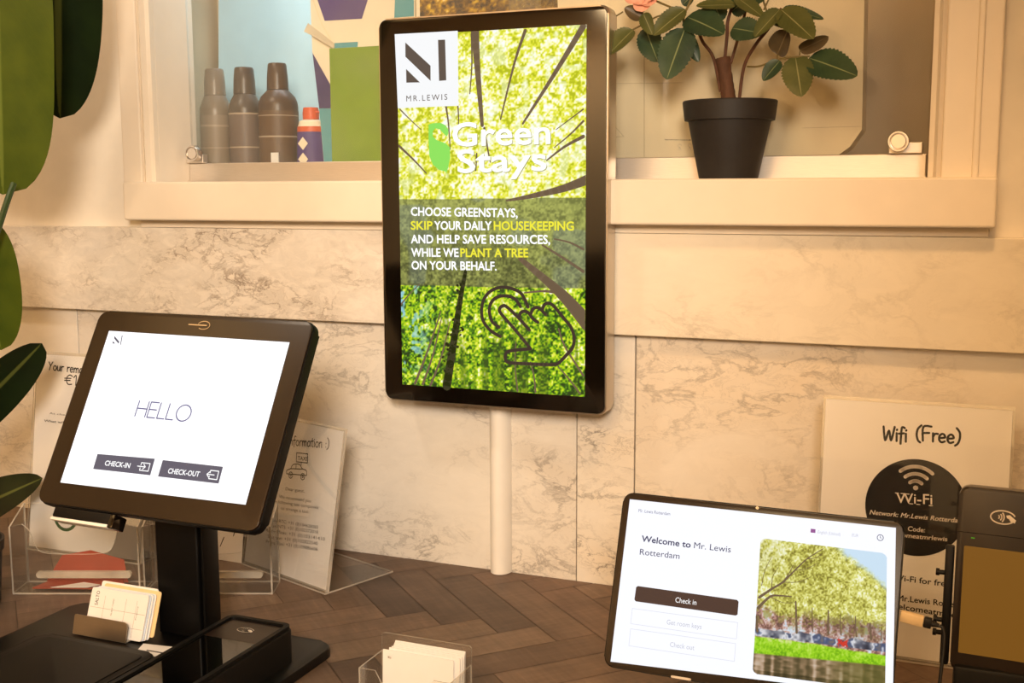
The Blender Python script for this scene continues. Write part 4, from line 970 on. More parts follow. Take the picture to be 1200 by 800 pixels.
# ================================================================== printed signs in acrylic holders
def sign_holder(name, label, C, rz, lean, w, h, foot, pt_=0.0024):
    t = thing(name, label, 'sign holder', C, (0, 0, R(rz)))
    ln = Matrix.Rotation(R(-lean), 4, 'X')
    bm = BM(); box(bm, (-w/2, 0.0012, 0.0032), (w/2, 0.0012+pt_, h), 0, mi=0)
    for f in bm.faces: f.material_index = 0 if abs(f.normal.y) > 0.9 else 1
    bm.transform(ln); obj('back_panel', bm, [M['acryl'], M['acryledge']], t, smooth=False)
    bm = BM(); box(bm, (-w/2, -0.0026, 0.0032), (w/2, -0.0011, h-0.002))
    for f in bm.faces: f.normal_update(); f.material_index = 0 if abs(f.normal.y) > 0.9 else 1
    bm.transform(ln); obj('front_panel', bm, [M['acryl'], M['acryledge']], t, smooth=False)
    bm = BM(); box(bm, (-w/2, -0.003, 0.0008), (w/2, foot, 0.0031))
    for f in bm.faces: f.normal_update(); f.material_index = 0 if abs(f.normal.z) > 0.9 else 1
    obj('foot', bm, [M['acryl'], M['acryledge']], t, smooth=False)
    return t
def sheet(name, label, C, rz, lean, w, h, z0, m=None, th=0.0004, bow=0.0):
    t = thing(name, label, 'sign', C, (R(-lean), 0, R(rz)))
    bm = BM(); slab(bm, [(-w/2, z0), (w/2, z0), (w/2, h), (-w/2, h)], -0.0003, 0.0003); p = obj('paper', bm, m or M['paper'], t, smooth=False)
    return t
yi = -0.00055
# free wifi sign
sign_holder('acrylic_sign_holder', 'clear acrylic holder with the wifi sign standing behind the tablet', (0.5585, -0.1221, 0), 0, 8, 0.2105, 0.3025, 0.09)
wf = sheet('wifi_sign', 'white wifi sign with black circle behind the tablet', (0.5585, -0.1221, 0), 0, 8, 0.2045, 0.2985, 0.006)
hand(wf, 'Wifi', (-0.0352,0.2546), (-0.0089,0.2547), 0.0160, 0.0025, M['ink'], yi); hand(wf, '(Free)', (-0.0001,0.2574), (0.0493,0.2570), 0.0160, 0.0025, M['ink'], yi)
cc = (0.0045,0.1796); rad = 0.0560
bm = BM(); flat(bm, arc(cc, rad, 0, 354, 59), yi); disc = obj('black_circle', bm, M['ink'], wf, smooth=False)
bm = BM(); c0 = (0.0034,0.2023)
for r, w_ in ((0.0095, 0.0048), (0.0178, 0.0048), (0.0262, 0.0048)): stroke(bm, arc((c0[0], c0[1]-0.0015), r, 48, 132, 14), w_*0.85, yi-0.0003)
stroke(bm, [c0, (c0[0]+0.0001, c0[1])], 0.0058, yi-0.0003); obj('wifi_symbol', bm, M['white_print'], disc, smooth=False)
def slabserif(parent, s, p0, p1, cap, m, y, **kw): return text(parent, s, p0, p1, cap, m, y, **kw)
text(disc, 'Wi-Fi', (-0.0168,0.1831), (0.0224,0.1851), 0.0122, M['white_print'], yi-0.0003, bold=0.008)
bm = BM(); a, b = (-0.0173,0.1944), (0.0219,0.1965)
for fx in (0.0, 0.16, 0.30): stroke(bm, [(a[0]+fx*(b[0]-a[0])-0.0012, a[1]), (a[0]+fx*(b[0]-a[0])+0.0024, a[1])], 0.0009, yi-0.0003)
a, b = (-0.0168,0.1835), (0.0224,0.1855)
for fx in (0.42, 0.62, 0.97): stroke(bm, [(a[0]+fx*(b[0]-a[0])-0.0022, a[1]), (a[0]+fx*(b[0]-a[0])+0.0016, a[1])], 0.0009, yi-0.0003)
obj('serifs', bm, M['white_print'], disc, smooth=False)
text(disc, 'Network: Mr.Lewis Rotterdam', (-0.0460,0.1666), (0.0567,0.1671), 0.0056, M['white_print'], yi-0.0003, shear=0.25, bold=0.02)
text(disc, 'Code:', (-0.0026,0.1520), (0.0161,0.1521), 0.0056, M['white_print'], yi-0.0003, shear=0.1, bold=0.02)
text(disc, 'welcomeatmrlewis', (-0.0249,0.1437), (0.0405,0.1446), 0.0054, M['white_print'], yi-0.0003, shear=0.1, bold=0.02)
text(wf, 'Use the Wi-Fi for free', (-0.0531,0.0933), (0.0460,0.0928), 0.0070, M['ink'], yi, bold=0.02); text(wf, 'Network: Mr.Lewis Rotterdam', (-0.0519,0.0698), (0.0713,0.0703), 0.0070, M['ink'], yi, bold=0.02)
text(wf, 'Code: welcomeatmrlewis', (-0.0477,0.0613), (0.0682,0.0579), 0.0070, M['ink'], yi, bold=0.02)

# taxi sign
sign_holder('acrylic_sign_holder', 'slanted clear acrylic holder with the taxi sheet beside the marble wall', (-0.2715, -0.1468, 0), -19.8, 10, 0.1935, 0.2265, 0.120)
tx = sheet('taxi_sign', 'white taxi information sheet with taxi drawing right of the kiosk', (-0.2715, -0.1468, 0), -19.8, 10, 0.188, 0.2225, 0.006)
hand(tx, 'Taxi Information :)', (-0.0582,0.1837), (0.0676,0.1960), 0.0125, 0.0015, M['ink'], yi)
bm = BM(); st = lambda p, w_=0.0011: stroke(bm, p, w_*1.25, yi)
st([(-0.0015,0.1791), (0.0233,0.1812), (0.0248,0.1687), (0.0001,0.1665), (-0.0015,0.1791)]); st([(0.0112,0.1673), (0.0115,0.1635)])
st(sp2([(-0.0183,0.1465), (-0.0192,0.1513), (-0.0108,0.1551), (-0.0068,0.1613), (0.0071,0.1640), (0.0150,0.1592), (0.0244,0.1578), (0.0260,0.1514)], 3)); st([(-0.0183,0.1465), (0.0260,0.1514)]); st([(-0.0108,0.1551), (0.0151,0.1585)]); st([(0.0003,0.1629), (0.0011,0.1567)])
for c in ((-0.0092,0.1461), (0.0177,0.1483)): st(arc(c, 0.0044, 0, 360, 14)); st(arc(c, 0.0014, 0, 360, 8))
obj('taxi_drawing', bm, M['ink'], tx, smooth=False)
text(tx, 'TAXI', (0.0028,0.1697), (0.0224,0.1714), 0.0055, M['ink'], yi, bold=0.03)
for s, a, b in (('Dear guest,', (-0.0168,0.1231), (0.0253,0.1273)), ('We recommend you', (-0.0295,0.1098), (0.0418,0.1163)), ('the following taxi companies', (-0.0448,0.1007), (0.0594,0.1103)), ('to arrange a taxi:', (-0.0223,0.0945), (0.0404,0.1008)),
                ('Taxi RTC: +31 (0)104626060', (-0.0419,0.0741), (0.0634,0.0836)), ('Taxi NTS: +31 (0)102372018', (-0.0424,0.0661), (0.0646,0.0770)), ('Rode Maas: +31 (0)103141410', (-0.0510,0.0575), (0.0806,0.0706)),
                ('Star taxi: +31 (0)102822540', (-0.0454,0.0494), (0.0666,0.0618)), ('Prime Taxi: +31 (0)109886606', (-0.0480,0.0415), (0.0680,0.0541))):
    text(tx, s, a, b, 0.0048, M['inkgrey'], yi)

# sign about what remains to be paid, left behind the kiosk
sign_holder('acrylic_sign_holder', 'tall clear acrylic holder with the remaining amount sign behind the kiosk screen', (-0.606, -0.175, 0), 1.5, 8, 0.2115, 0.304, 0.05)
rm_ = sheet('remaining_amount_sign', 'white handwritten style sign behind the upper left corner of the kiosk screen', (-0.606, -0.175, 0), 1.5, 8, 0.2055, 0.2995, 0.006)
hand(rm_, 'Your remaining', (-0.0807,0.2768), (0.0128,0.2733), 0.0118, 0.0018, M['ink'], yi); hand(rm_, u'\u20ac10', (-0.0492,0.2565), (-0.0100,0.2554), 0.0145, 0.0018, M['ink'], yi)
text(rm_, 'At check-in', (-0.0752,0.2095), (-0.0233,0.2083), 0.0030, M['inkgrey'], yi); text(rm_, 'What will we do?', (-0.0844,0.1972), (-0.0131,0.1964), 0.0036, M['ink'], yi, bold=0.03)
bm = BM(); stroke(bm, arc((-0.0350, 0.058), 0.0205, 190, 345, 22), 0.0050, yi); obj('green_arc', bm, M['inkgreen'], rm_, smooth=False)

# clear brochure pockets in front
def pocket(label, C, rz, w, d, hback):
    t = thing('brochure_holder', label, 'brochure holder', C, (0, 0, R(rz)))
    A, Ed = M['acryl'], M['acryledge']
    def panel(nm, pts, y0, y1):
        bm = BM(); slab(bm, pts, y0, y1, 0, 1); return obj(nm, bm, [A, Ed], t, smooth=False)
    lo, hi, r = 0.058, 0.095, 0.012
    x0, x1 = -w/2, w/2
    lip = [(x0, 0.003), (x1, 0.003), (x1, hi)]+[(x1-0.018+0*k, hi+0.004) for k in (0,)]
    lip += sp2([(x1-0.018, hi+0.004), (x1-0.028, hi-0.006), (x1-0.034, lo+0.012), (x1-0.046, lo+0.001), (0, lo-0.001), (x0+0.046, lo+0.001), (x0+0.034, lo+0.012), (x0+0.028, hi-0.006), (x0+0.018, hi+0.004)], 5) + [(x0, hi)]
    panel('front_lip', lip, 0.0, 0.0022)
    panel('back_panel', [(x0, 0.003), (x1, 0.003), (x1, hback), (x0, hback)], d-0.0022, d)
    for x in (x0, x1-0.0022):
        bm = BM()
        pts = [(0.0, 0.003), (0.0, hi), (d, hback), (d, 0.003)]
        v0 = [bm.verts.new((x, p, q)) for p, q in pts]; v1 = [bm.verts.new((x+0.0022, p, q)) for p, q in pts]
        f = bm.faces.new(v0); f2 = bm.faces.new(v1[::-1]); 
        for i in range(4): bm.faces.new((v0[i], v0[(i+1) % 4], v1[(i+1) % 4], v1[i])).material_index = 1
        obj('side_wall', bm, [A, Ed], t, smooth=False)
    bm = BM(); box(bm, (x0, 0.0, 0.0008), (x1, d, 0.0030))
    for f in bm.faces: f.normal_update(); f.material_index = 0 if abs(f.normal.z) > 0.9 else 1
    obj('floor_panel', bm, [A, Ed], t, smooth=False)
    bm = BM(); slab(bm, rrect(w*0.74, 0.009, 0.004, 5, (0.008, 0.026)), 0.006, 0.012); obj('ledge', bm, [M['acryledge']], t, smooth=False)
    return t
az = R(21.8); ux = Vector((math.cos(az), math.sin(az), 0)); uy = Vector((-math.sin(az), math.cos(az), 0)); O = Vector((-0.5786, -0.3389, 0))
pocket('clear acrylic brochure pocket with a red leaflet left of the kiosk column', O+ux*0.0885, 21.8, 0.175, 0.050, 0.115)
pocket('clear acrylic brochure pocket between the kiosk column and the taxi sheet', O+ux*0.2680, 21.8, 0.175, 0.050, 0.115)
lf_ = thing('red_leaflet', 'folded red leaflet lying in the brochure pocket left of the column', 'leaflet', O+ux*0.085+uy*0.0225+Vector((0, 0, 0.0045)), (0, 0, az))
bm = BM(); slabz(bm, [(-0.062, -0.010), (0.030, -0.012), (0.060, 0.002), (0.052, 0.018), (-0.040, 0.020)], 0.0, 0.0020)
bm.transform(Matrix.Translation((0, 0.0, 0.001)) @ Matrix.Rotation(R(7), 4, 'X')); obj('lower_sheet', bm, M['red'], lf_, smooth=False)
bm = BM(); slab(bm, [(-0.052, 0.004), (0.062, 0.002), (0.056, 0.034), (0.010, 0.047), (-0.030, 0.040)], 0.013, 0.0138); bm.transform(Matrix.Rotation(R(-6), 4, 'X')); obj('raised_fold', bm, M['red'], lf_, smooth=False)
bm = BM(); slabz(bm, [(-0.034, -0.0165), (0.016, -0.0165), (0.030, -0.006), (0.004, 0.004)], 0.0038, 0.0044); obj('white_corner', bm, M['paper'], lf_, smooth=False, label='white leaflet corner')
# note sheet standing behind the right pocket
nt_ = thing('note_sheet', 'white sheet with handwriting standing behind the right brochure pocket', 'sheet', (-0.440, -0.110, 0.0008), (R(-8), 0, R(-2)))
bm = BM(); slab(bm, [(-0.074, 0.0), (0.074, 0.0), (0.074, 0.150), (-0.074, 0.150)], -0.0004, 0.0004); obj('paper', bm, M['paper'], nt_, smooth=False)
bm = BM()
for p in ([(0.034, 0.020), (0.040, 0.034)], [(0.052, 0.046), (0.060, 0.048), (0.057, 0.038)], [(0.020, 0.040), (0.028, 0.050)], [(-0.02, 0.05), (0.0, 0.052), (0.006, 0.046)]): stroke(bm, p, 0.0014, -0.0006)
obj('handwriting', bm, M['ink'], nt_, smooth=False)
bm = BM(); box(bm, (-0.074, 0.0025, 0.0), (0.074, 0.0045, 0.150)); box(bm, (-0.03, 0.004, -0.0), (0.03, 0.05, 0.002)); obj('backing', bm, M['acryl'], nt_, smooth=False)

# ================================================================== business card holder at the front
bh = thing('business_card_holder', 'small clear acrylic card box with white cards on the herringbone counter', 'card holder', (0.082, -0.42, 0.0))
A, Ed = M['acryl'], M['acryledge']
bx0, bx1, yb, yf = 0.0268, 0.1355, -0.400, -0.452
bm = BM(); slab(bm, rrect(bx1-bx0, 0.0585, 0.003, 4, ((bx0+bx1)/2, 0.0312), radii=(0.003, 0.003, 0.0002, 0.0002)), yb-0.0014, yb, 0, 1); obj('back_panel', bm, [A, Ed], bh, world=True, smooth=False)
for x in (bx0-0.0002, bx1-0.0013):
    bm = BM(); pts = [(yb-0.0015, 0.0022), (yb-0.0015, 0.040), (yf, 0.040), (yf, 0.0022)]
    v0 = [bm.verts.new((x, p, q)) for p, q in pts]; v1 = [bm.verts.new((x+0.0015, p, q)) for p, q in pts]
    bm.faces.new(v0); bm.faces.new(v1[::-1])
    for i in range(4): bm.faces.new((v0[i], v0[(i+1) % 4], v1[(i+1) % 4], v1[i])).material_index = 1
    obj('side_wall', bm, [A, Ed], bh, world=True, smooth=False)
bm = BM(); slab(bm, [(bx0, 0.0022), (bx1, 0.0022), (bx1, 0.040), (bx1-0.02, 0.040), (bx1-0.03, 0.022), (bx0+0.03, 0.022), (bx0+0.02, 0.040), (bx0, 0.040)], yf-0.0014, yf, 0, 1); obj('front_lip', bm, [A, Ed], bh, world=True, smooth=False)
bm = BM(); box(bm, (bx0, yf, 0.0006), (bx1, yb, 0.0021)); obj('floor_panel', bm, [A], bh, world=True, smooth=False)
for i in range(7):
    y = -0.4055-0.0026*i
    dx = (0.0, 0.0008, 0.0014, 0.0022, 0.0012, -0.0004, -0.0066)[i]
    bm = BM(); slab(bm, rrect(0.0850, 0.0520-0.0006*i-(0.0028 if i == 6 else 0), 0.0008, 3, (0.0868+dx-(0.0), 0.0285-0.0003*i)), -0.0004, 0.0004)
    bm.transform(Matrix.Translation((0, y, -0.0001)) @ Matrix.Rotation(R(-3), 4, 'X'))
    front = i == 6
    o = tag(obj('business_card', bm, M['card'], None, smooth=False), 'frontmost white business card in the clear card box, shifted left' if front else 'white business card stacked in the clear card box behind the front one', 'card', 'front business card' if front else 'business cards in the clear box')
    if front: text(o, 'Ki', (0.0470, 0.0425), (0.0505, 0.0425), 0.0028, M['ink'], y-0.0035)

# ================================================================== bottles in the cabinet
def bottle(label, x, y, r, h, mbody, mlab, cap=0.30, neck=0.62, lines=((0.62, 0.645), (0.36, 0.375))):
    t = thing('spray_bottle', label, 'bottle', (x, y, 0.5625), group='bottles behind the glass')
    hb = h*(1-cap)
    bm = BM(); lathe(bm, [(0, 0), (r*0.94, 0), (r, 0.004), (r, hb*0.82), (r*0.97, hb*0.86), (r*0.86, hb*0.92), (r*neck, hb), (0, hb)], n=28); obj('bottle_body', bm, mbody, t)
    bm = BM(); lathe(bm, [(0, hb+0.0002), (r*neck*1.05, hb+0.0002), (r*neck*1.0, hb+h*cap*0.5), (r*neck*0.90, h-0.003), (r*neck*0.80, h), (0, h)], n=24); obj('cap', bm, mbody, t)
    bm = BM(); lathe(bm, [(r+0.0004, hb*0.12), (r+0.0004, hb*0.76)], n=28); lb = obj('label', bm, mlab, t)
    bm = BM()
    for a, b in lines: lathe(bm, [(r+0.0007, hb*a), (r+0.0007, hb*b)], n=28)
    obj('label_lines', bm, M['blabell'], lb)
    return t
bottle('grey brown bottle leftmost behind the glass beside the lock', -0.588, 0.165, 0.0262, 0.182, M['bottleg'], mat('grey_label', (146, 130, 112), 0.5, stretch=(1, 1, 14), nscale=60), cap=0.24, neck=0.66)
bottle('taupe bottle with dark shoulders second from left behind the glass', -0.5285, 0.165, 0.0275, 0.182, M['bottlem'], mat('taupe_label', (112, 95, 86), 0.5, stretch=(1, 1, 14), nscale=60), lines=((0.755, 0.775), (0.36, 0.378)), cap=0.24, neck=0.64)
b3 = bottle('dark brown bottle with white barcode third from left behind the glass', -0.4635, 0.165, 0.0325, 0.186, M['bottle'], mat('brown_label', (96, 70, 48), 0.5, stretch=(1, 1, 14), nscale=60), cap=0.23, neck=0.52, lines=((0.46, 0.478), (0.70, 0.71)))
bm = BM(); box(bm, (0.006, -0.0345, 0.020), (0.020, -0.0320, 0.041)); obj('barcode_label', bm, M['paper'], b3)
can = thing('spray_can', 'small purple spray can with orange nozzle beside the brown bottle', 'spray can', (-0.4015, 0.165, 0.5625))
bm = BM(); lathe(bm, [(0, 0), (0.0245, 0), (0.025, 0.003), (0.0225, 0.078), (0.0215, 0.080), (0, 0.080)], n=28); cb = obj('can_body', bm, M['purple'], can)
bm = BM(); lathe(bm, [(0.0229, 0.074), (0.0226, 0.0825)], n=28); obj('orange_band', bm, M['orange'], can)
bm = BM(); lathe(bm, [(0.0215, 0.0825), (0.019, 0.091), (0.012, 0.094), (0, 0.094)], n=28); obj('shoulder', bm, M['creamp'], can)
bm = BM(); lathe(bm, [(0, 0.0942), (0.013, 0.0942), (0.0135, 0.104), (0.012, 0.113), (0, 0.114)], n=24); tube(bm, [(0.012, -0.004, 0.1055), (0.034, -0.004, 0.1045)], 0.0013, 8); obj('nozzle', bm, M['orange'], can)
bm = BM()
for z in (0.030, 0.055):
    vs = [bm.verts.new((-0.001+dx, -0.0253+0.0006*(z > 0.04), z+dz)) for dx, dz in ((0, 0.0105), (0.0095, 0), (0, -0.0105), (-0.0095, 0))]; bm.faces.new(vs)
obj('diamond_print', bm, M['creamp'], cb, smooth=False)

# ---- boards, bags and pictures behind the glass
bm = BM(); slab(bm, [(-0.6947,0.3350,0.8878)[::2], (-0.7076,0.3350,0.6010)[::2], (-0.20, 0.564), (-0.20, 0.93), (-0.6888,0.3350,0.9777)[::2]], 0.330, 0.336)
tag(obj('pale_blue_board', bm, M['blueboard'], None, smooth=False), 'pale blue board at the back of the cabinet behind the bottles', 'board')
gb = BM(); box(gb, (-0.3300, 0.108, 0.5630), (-0.150, 0.128, 0.7600), 0.001); gbo = tag(obj('green_box', gb, M['greenb'], None, smooth=False), 'flat green box behind the glass left of the hanging screen', 'box')
bm = BM(); flat(bm, [(-0.3295, 0.5635), (-0.150, 0.5635), (-0.150, 0.573), (-0.28, 0.569)], 0.1077); obj('orange_stripe', bm, M['orange'], gbo, smooth=False)
pb = thing('purple_print_bag', 'cream paper bag with purple and teal print behind the green box', 'paper bag', (-0.29, 0.15, 0.563))
bm = BM(); slab(bm, [(-0.3461,0.1400,0.5805)[::2], (-0.3635,0.1400,0.5806)[::2], (-0.3703,0.1400,0.6722)[::2], (-0.3802,0.1400,0.7616)[::2], (-0.3816,0.1400,0.8666)[::2], (-0.3769,0.1400,0.9181)[::2], (-0.1958,0.1400,0.9039)[::2], (-0.2012,0.1400,0.5790)[::2]], 0.14, 0.165); obj('bag_body', bm, M['creamp'], pb, world=True, smooth=False)
bm = BM(); flat(bm, [(-0.3682,0.1397,0.8915)[::2], (-0.3682,0.1397,0.8396)[::2], (-0.3559,0.1397,0.8069)[::2], (-0.2892,0.1397,0.8064)[::2], (-0.2780,0.1397,0.8340)[::2], (-0.2694,0.1397,0.8843)[::2]], 0.1397); obj('purple_panel', bm, M['purple'], pb, world=True, smooth=False)
bm = BM(); flat(bm, [(-0.3795,0.1394,0.7588)[::2], (-0.3425,0.1394,0.6992)[::2], (-0.3432,0.1394,0.6713)[::2], (-0.3699,0.1394,0.6721)[::2]], 0.1394); obj('purple_wedge', bm, M['purpled'], pb, world=True, smooth=False)
bm = BM(); flat(bm, [(-0.3700,0.1396,0.6721)[::2], (-0.3434,0.1396,0.6714)[::2], (-0.3427,0.1396,0.5818)[::2], (-0.3632,0.1396,0.5820)[::2]], 0.1396); flat(bm, [(-0.3390,0.1396,0.7720)[::2], (-0.2968,0.1396,0.7719)[::2], (-0.2978,0.1396,0.7629)[::2], (-0.3393,0.1396,0.7622)[::2]], 0.1396)
flat(bm, [(-0.2282,0.1396,0.8687)[::2], (-0.2324,0.1396,0.8045)[::2], (-0.1987,0.1396,0.8051)[::2], (-0.1977,0.1396,0.8666)[::2]], 0.1396); obj('teal_panel', bm, M['teal'], pb, world=True, smooth=False)
bm = BM()
vs = [bm.verts.new(p) for p in ((-0.3842,0.1360,0.8048), (-0.3874,0.1280,0.7909), (-0.3732,0.1300,0.7838), (-0.3350,0.1300,0.7623), (-0.3399,0.1385,0.7726))]
f1 = bm.faces.new(vs); bmesh.ops.solidify(bm, geom=[f1], thickness=0.0008); obj('folded_flap', bm, M['creamp'], pb, world=True, smooth=False)
bm = BM(); stroke(bm, [(-0.3815,0.1392,0.8534)[::2], (-0.3597,0.1392,0.7999)[::2], (-0.3404,0.1392,0.7701)[::2]], 0.0016, 0.1391); obj('fold_line', bm, M['kraft'], pb, world=True, smooth=False)
# autumn picture in a pale frame
ap = thing('autumn_picture', 'framed golden autumn tree picture above and behind the hanging screen', 'picture', (-0.08, 0.15, 0.82))
bm = BM(); box(bm, (-0.196, 0.142, 0.797), (0.040, 0.152, 0.950), 0.001); obj('picture_frame', bm, M['creamp'], ap, world=True, smooth=False)
def autumn(U, V):
    n = 0.5*vnoise(U, V, 40, 26, 41)+0.5*vnoise(U, V, 80, 52, 42); b = vnoise(U, V, 7, 4, 43)
    c = cmap(np.clip(0.45+(n-0.5)*1.3+(b-0.5)*0.5, 0, 1), [(0, (52, 34, 6)), (0.35, (120, 86, 10)), (0.65, (190, 148, 20)), (0.85, (232, 196, 40)), (1, (240, 226, 190))])
    return mixc(c, (70, 52, 20), sst(0.3, 0.9, U)*0.5)
po = picture('autumn_print', ((-0.1095, 0.128), (0.1175, 0.128), (0.1175, -0.0165), (-0.1095, -0.0165)), -0.0082, 120, 80, autumn, M['photo'], ap)
# cream paper bag on the right
kb = thing('paper_carrier_bag', 'cream paper carrier bag behind the glass beside the rose plant', 'paper bag', (0.30, 0.12, 0.563))
bm = BM()
o1 = [(0.0449,0.1050,0.8556)[::2], (0.0558,0.1050,0.5869)[::2], (0.4343,0.1050,0.5834)[::2], (0.4533,0.1050,0.5974)[::2], (0.4676,0.1050,0.6191)[::2], (0.4649,0.1050,0.7827)[::2], (0.4645,0.1050,0.8250)[::2]]
slab(bm, o1, 0.105, 0.155, bev=0.0); obj('bag_body', bm, M['kraft'], kb, world=True, smooth=False)
bm = BM(); stroke(bm, [(0.1730,0.1048,0.8462)[::2], (0.1761,0.1048,0.5866)[::2]], 0.0012, 0.1047); stroke(bm, [(0.1259,0.1048,0.6383)[::2], (0.1461,0.1048,0.6166)[::2]], 0.0008, 0.1047); stroke(bm, [(0.1261,0.1048,0.6158)[::2], (0.1461,0.1048,0.6166)[::2]], 0.0008, 0.1047)
stroke(bm, [(0.1267,0.1048,0.6900)[::2], (0.2292,0.1048,0.6874)[::2]], 0.0006, 0.1047); stroke(bm, [(0.3914,0.1048,0.6229)[::2], (0.4674,0.1048,0.6234)[::2]], 0.0006, 0.1047); obj('crease', bm, mat('bag_crease', (196, 178, 142), 0.7), kb, world=True, smooth=False)
g_ = text(kb, 'www.cacaomus.com', ((0.2046,0.1047,0.6102)[0]-0.30, (0.2046,0.1047,0.6102)[2]-0.563), ((0.2803,0.1047,0.6082)[0]-0.30, (0.2803,0.1047,0.6082)[2]-0.563), 0.0026, M['inkgrey'], -0.0154)
bm = BM()
for cx_ in (797, 809): 
    c_ = (0.2265 if cx_ == 797 else 0.2405, 0.6025); stroke(bm, arc(c_, 0.0022, 0, 300, 10), 0.0004, 0.1046); stroke(bm, [(c_[0]-0.002, c_[1]-0.006), (c_[0], c_[1]-0.0022), (c_[0]+0.002, c_[1]-0.006)], 0.0004, 0.1046)
obj('care_symbols', bm, M['inkfaint'], kb, world=True, smooth=False)

# ================================================================== rose plant in a pot on the sill
rp = thing('potted_rose', 'small rose plant in a black pot on the window sill', 'plant', (0.312, 0.0225, 0.5568))
PX, PY, PZ = 0.312, 0.0225, 0.5568
bm = BM(); lathe(bm, [(0, 0), (0.0372, 0), (0.0380, 0.002), (0.0525, 0.0730), (0.0572, 0.0735), (0.0602, 0.0965), (0.0592, 0.0982), (0.0570, 0.0965), (0.0535, 0.078), (0.050, 0.072), (0, 0.072)], n=48); obj('pot', bm, M['pot'], rp)
bm = BM(); lathe(bm, [(0.0535, 0.0840), (0.03, 0.0865), (0, 0.088)], n=40); obj('soil', bm, M['soil'], rp)
bm = BM(); tube(bm, smooth_path([(PX-0.001, PY, PZ+0.085), (-0.0063,0.0200,0.6743) if False else (PX-0.002, PY-0.002, PZ+0.105), (PX-0.006, PY-0.003, PZ+0.130), (PX-0.010, PY-0.003, PZ+0.152)], 6), [0.0105, 0.0108, 0.0100, 0.0103, 0.0094, 0.0098, 0.0090, 0.0095, 0.0087, 0.0092, 0.0086, 0.0090, 0.0092, 0.0084, 0.0090, 0.0097, 0.0088, 0.0098, 0.0104], 14); obj('trunk', bm, M['bark'], rp, world=True)
tw = lambda pts, r, m='stem', nm='twig': obj(nm, tube(BM(), smooth_path(pts, 5), r, 8), M[m], rp, world=True)
tw([(PX-0.008, PY, PZ+0.148), (0.3082,0.0150,0.7356), (0.3109,0.0100,0.7579), (0.3261,0.0100,0.7985)], 0.0022)
tw([(PX-0.012, PY-0.002, PZ+0.110), (0.2924,0.0100,0.7084), (0.2812,0.0000,0.7269), (0.2745,-0.0100,0.7429), (0.2627,-0.0200,0.7485)], 0.0020)
tw([(PX+0.012, PY-0.002, PZ+0.095), (0.3316,0.0100,0.6962), (0.3478,0.0000,0.7216), (0.3630,-0.0050,0.7387), (0.3798,-0.0100,0.7615)], 0.0022)
tw([(PX, PY, PZ+0.145), (0.3203,0.0200,0.7293), (0.3282,0.0200,0.7582), (0.3358,0.0200,0.7994)], 0.0019)
tw([(0.3369,0.0050,0.6955), (0.3546,-0.0100,0.6939), (0.3821,-0.0200,0.7005), (0.4166,-0.0200,0.7020)], 0.0011, 'petiole')
tw([(0.3771,-0.0150,0.7012), (0.3764,-0.0120,0.7087)], 0.0009, 'petiole'); tw([(0.4044,-0.0200,0.7035), (0.4052,-0.0200,0.7106)], 0.0009, 'petiole')
tw([(0.2628,-0.0200,0.7423), (0.2616,-0.0250,0.7562), (0.2677,-0.0200,0.7731), (0.2757,-0.0100,0.7988)], 0.0015, 'petiole')
tw([(0.2625,-0.0200,0.7568), (0.2332,-0.0250,0.7599), (0.2097,-0.0200,0.7514), (0.1941,-0.0200,0.7449)], 0.0011, 'petiole'); tw([(0.1814,-0.0200,0.7678), (0.1667,-0.0200,0.7602)], 0.001, 'petiole')
tw([(0.3594,0.0000,0.7621), (0.3538,0.0000,0.7798), (0.3501,0.0000,0.8004)], 0.0012, 'petiole'); tw([(0.3563,0.0000,0.7623), (0.3662,0.0000,0.7841)], 0.0011, 'petiole')
def rl(b, t, wpx, m, nrm=(0.1, -1, 0.35), fold=0.25, curl=0.06, serr=0.05, blunt=0.25, wave=0.03):
    bm = BM(); leaf(bm, b, t, wpx*0.00106, nrm, 1.0, fold, curl, serr, 26, 6, wave, blunt); obj('leaf', bm, M[m], rp, world=True)
rl((0.2665,-0.0350,0.7413), (0.2491,-0.0580,0.6790), 44, 'leafg', (0.0, -1, 0.3), 0.12, 0.05)
rl((0.2647,-0.0200,0.7567), (0.3156,-0.0450,0.7344), 41, 'leafg', (0.1, -0.9, 0.6), 0.15, 0.1)
rl((0.2080,-0.0100,0.7485), (0.2270,-0.0200,0.7041), 33, 'leafg', (-0.2, -1, 0.05), 0.15)
rl((0.1981,-0.0300,0.7435), (0.1709,-0.0500,0.7132), 29, 'leafo', (-0.3, -1, 0.25), 0.35)
rl((0.2649,-0.0300,0.7647), (0.2294,-0.0500,0.7343), 27, 'leafo', (0, -1, 0.5), 0.3)
rl((0.2127,-0.0350,0.7619), (0.2283,-0.0500,0.7343), 17, 'leafo', (-0.2, -1, 0.4), 0.3)
rl((0.2074,-0.0200,0.7589), (0.1867,-0.0300,0.7714), 18, 'leafb', (0, -1, 0.3), 0.3)
rl((0.3218,-0.0200,0.7401), (0.3622,-0.0400,0.7306), 31, 'leafg', (0.2, -1, 0.3), 0.15)
rl((0.3812,-0.0300,0.7577), (0.3560,-0.0550,0.7251), 21, 'leafo', (0.1, -1, 0.5), 0.4)
rl((0.3822,-0.0300,0.7577), (0.4256,-0.0600,0.7200), 35, 'leafo', (0.1, -0.9, 0.55), 0.15)
rl((0.3810,-0.0050,0.7632), (0.4306,-0.0150,0.7469), 13, 'leafg', (0.1, -1, 0.4), 0.2)
rl((0.3707,-0.0100,0.7550), (0.3913,-0.0200,0.7384), 19, 'leafg', (0, -1, 0.2), 0.2)
rl((0.3770,-0.0150,0.7063), (0.3900,-0.0300,0.7323), 28, 'leafb', (-0.4, -0.8, -0.2), 0.4, serr=0.02, blunt=0.6)
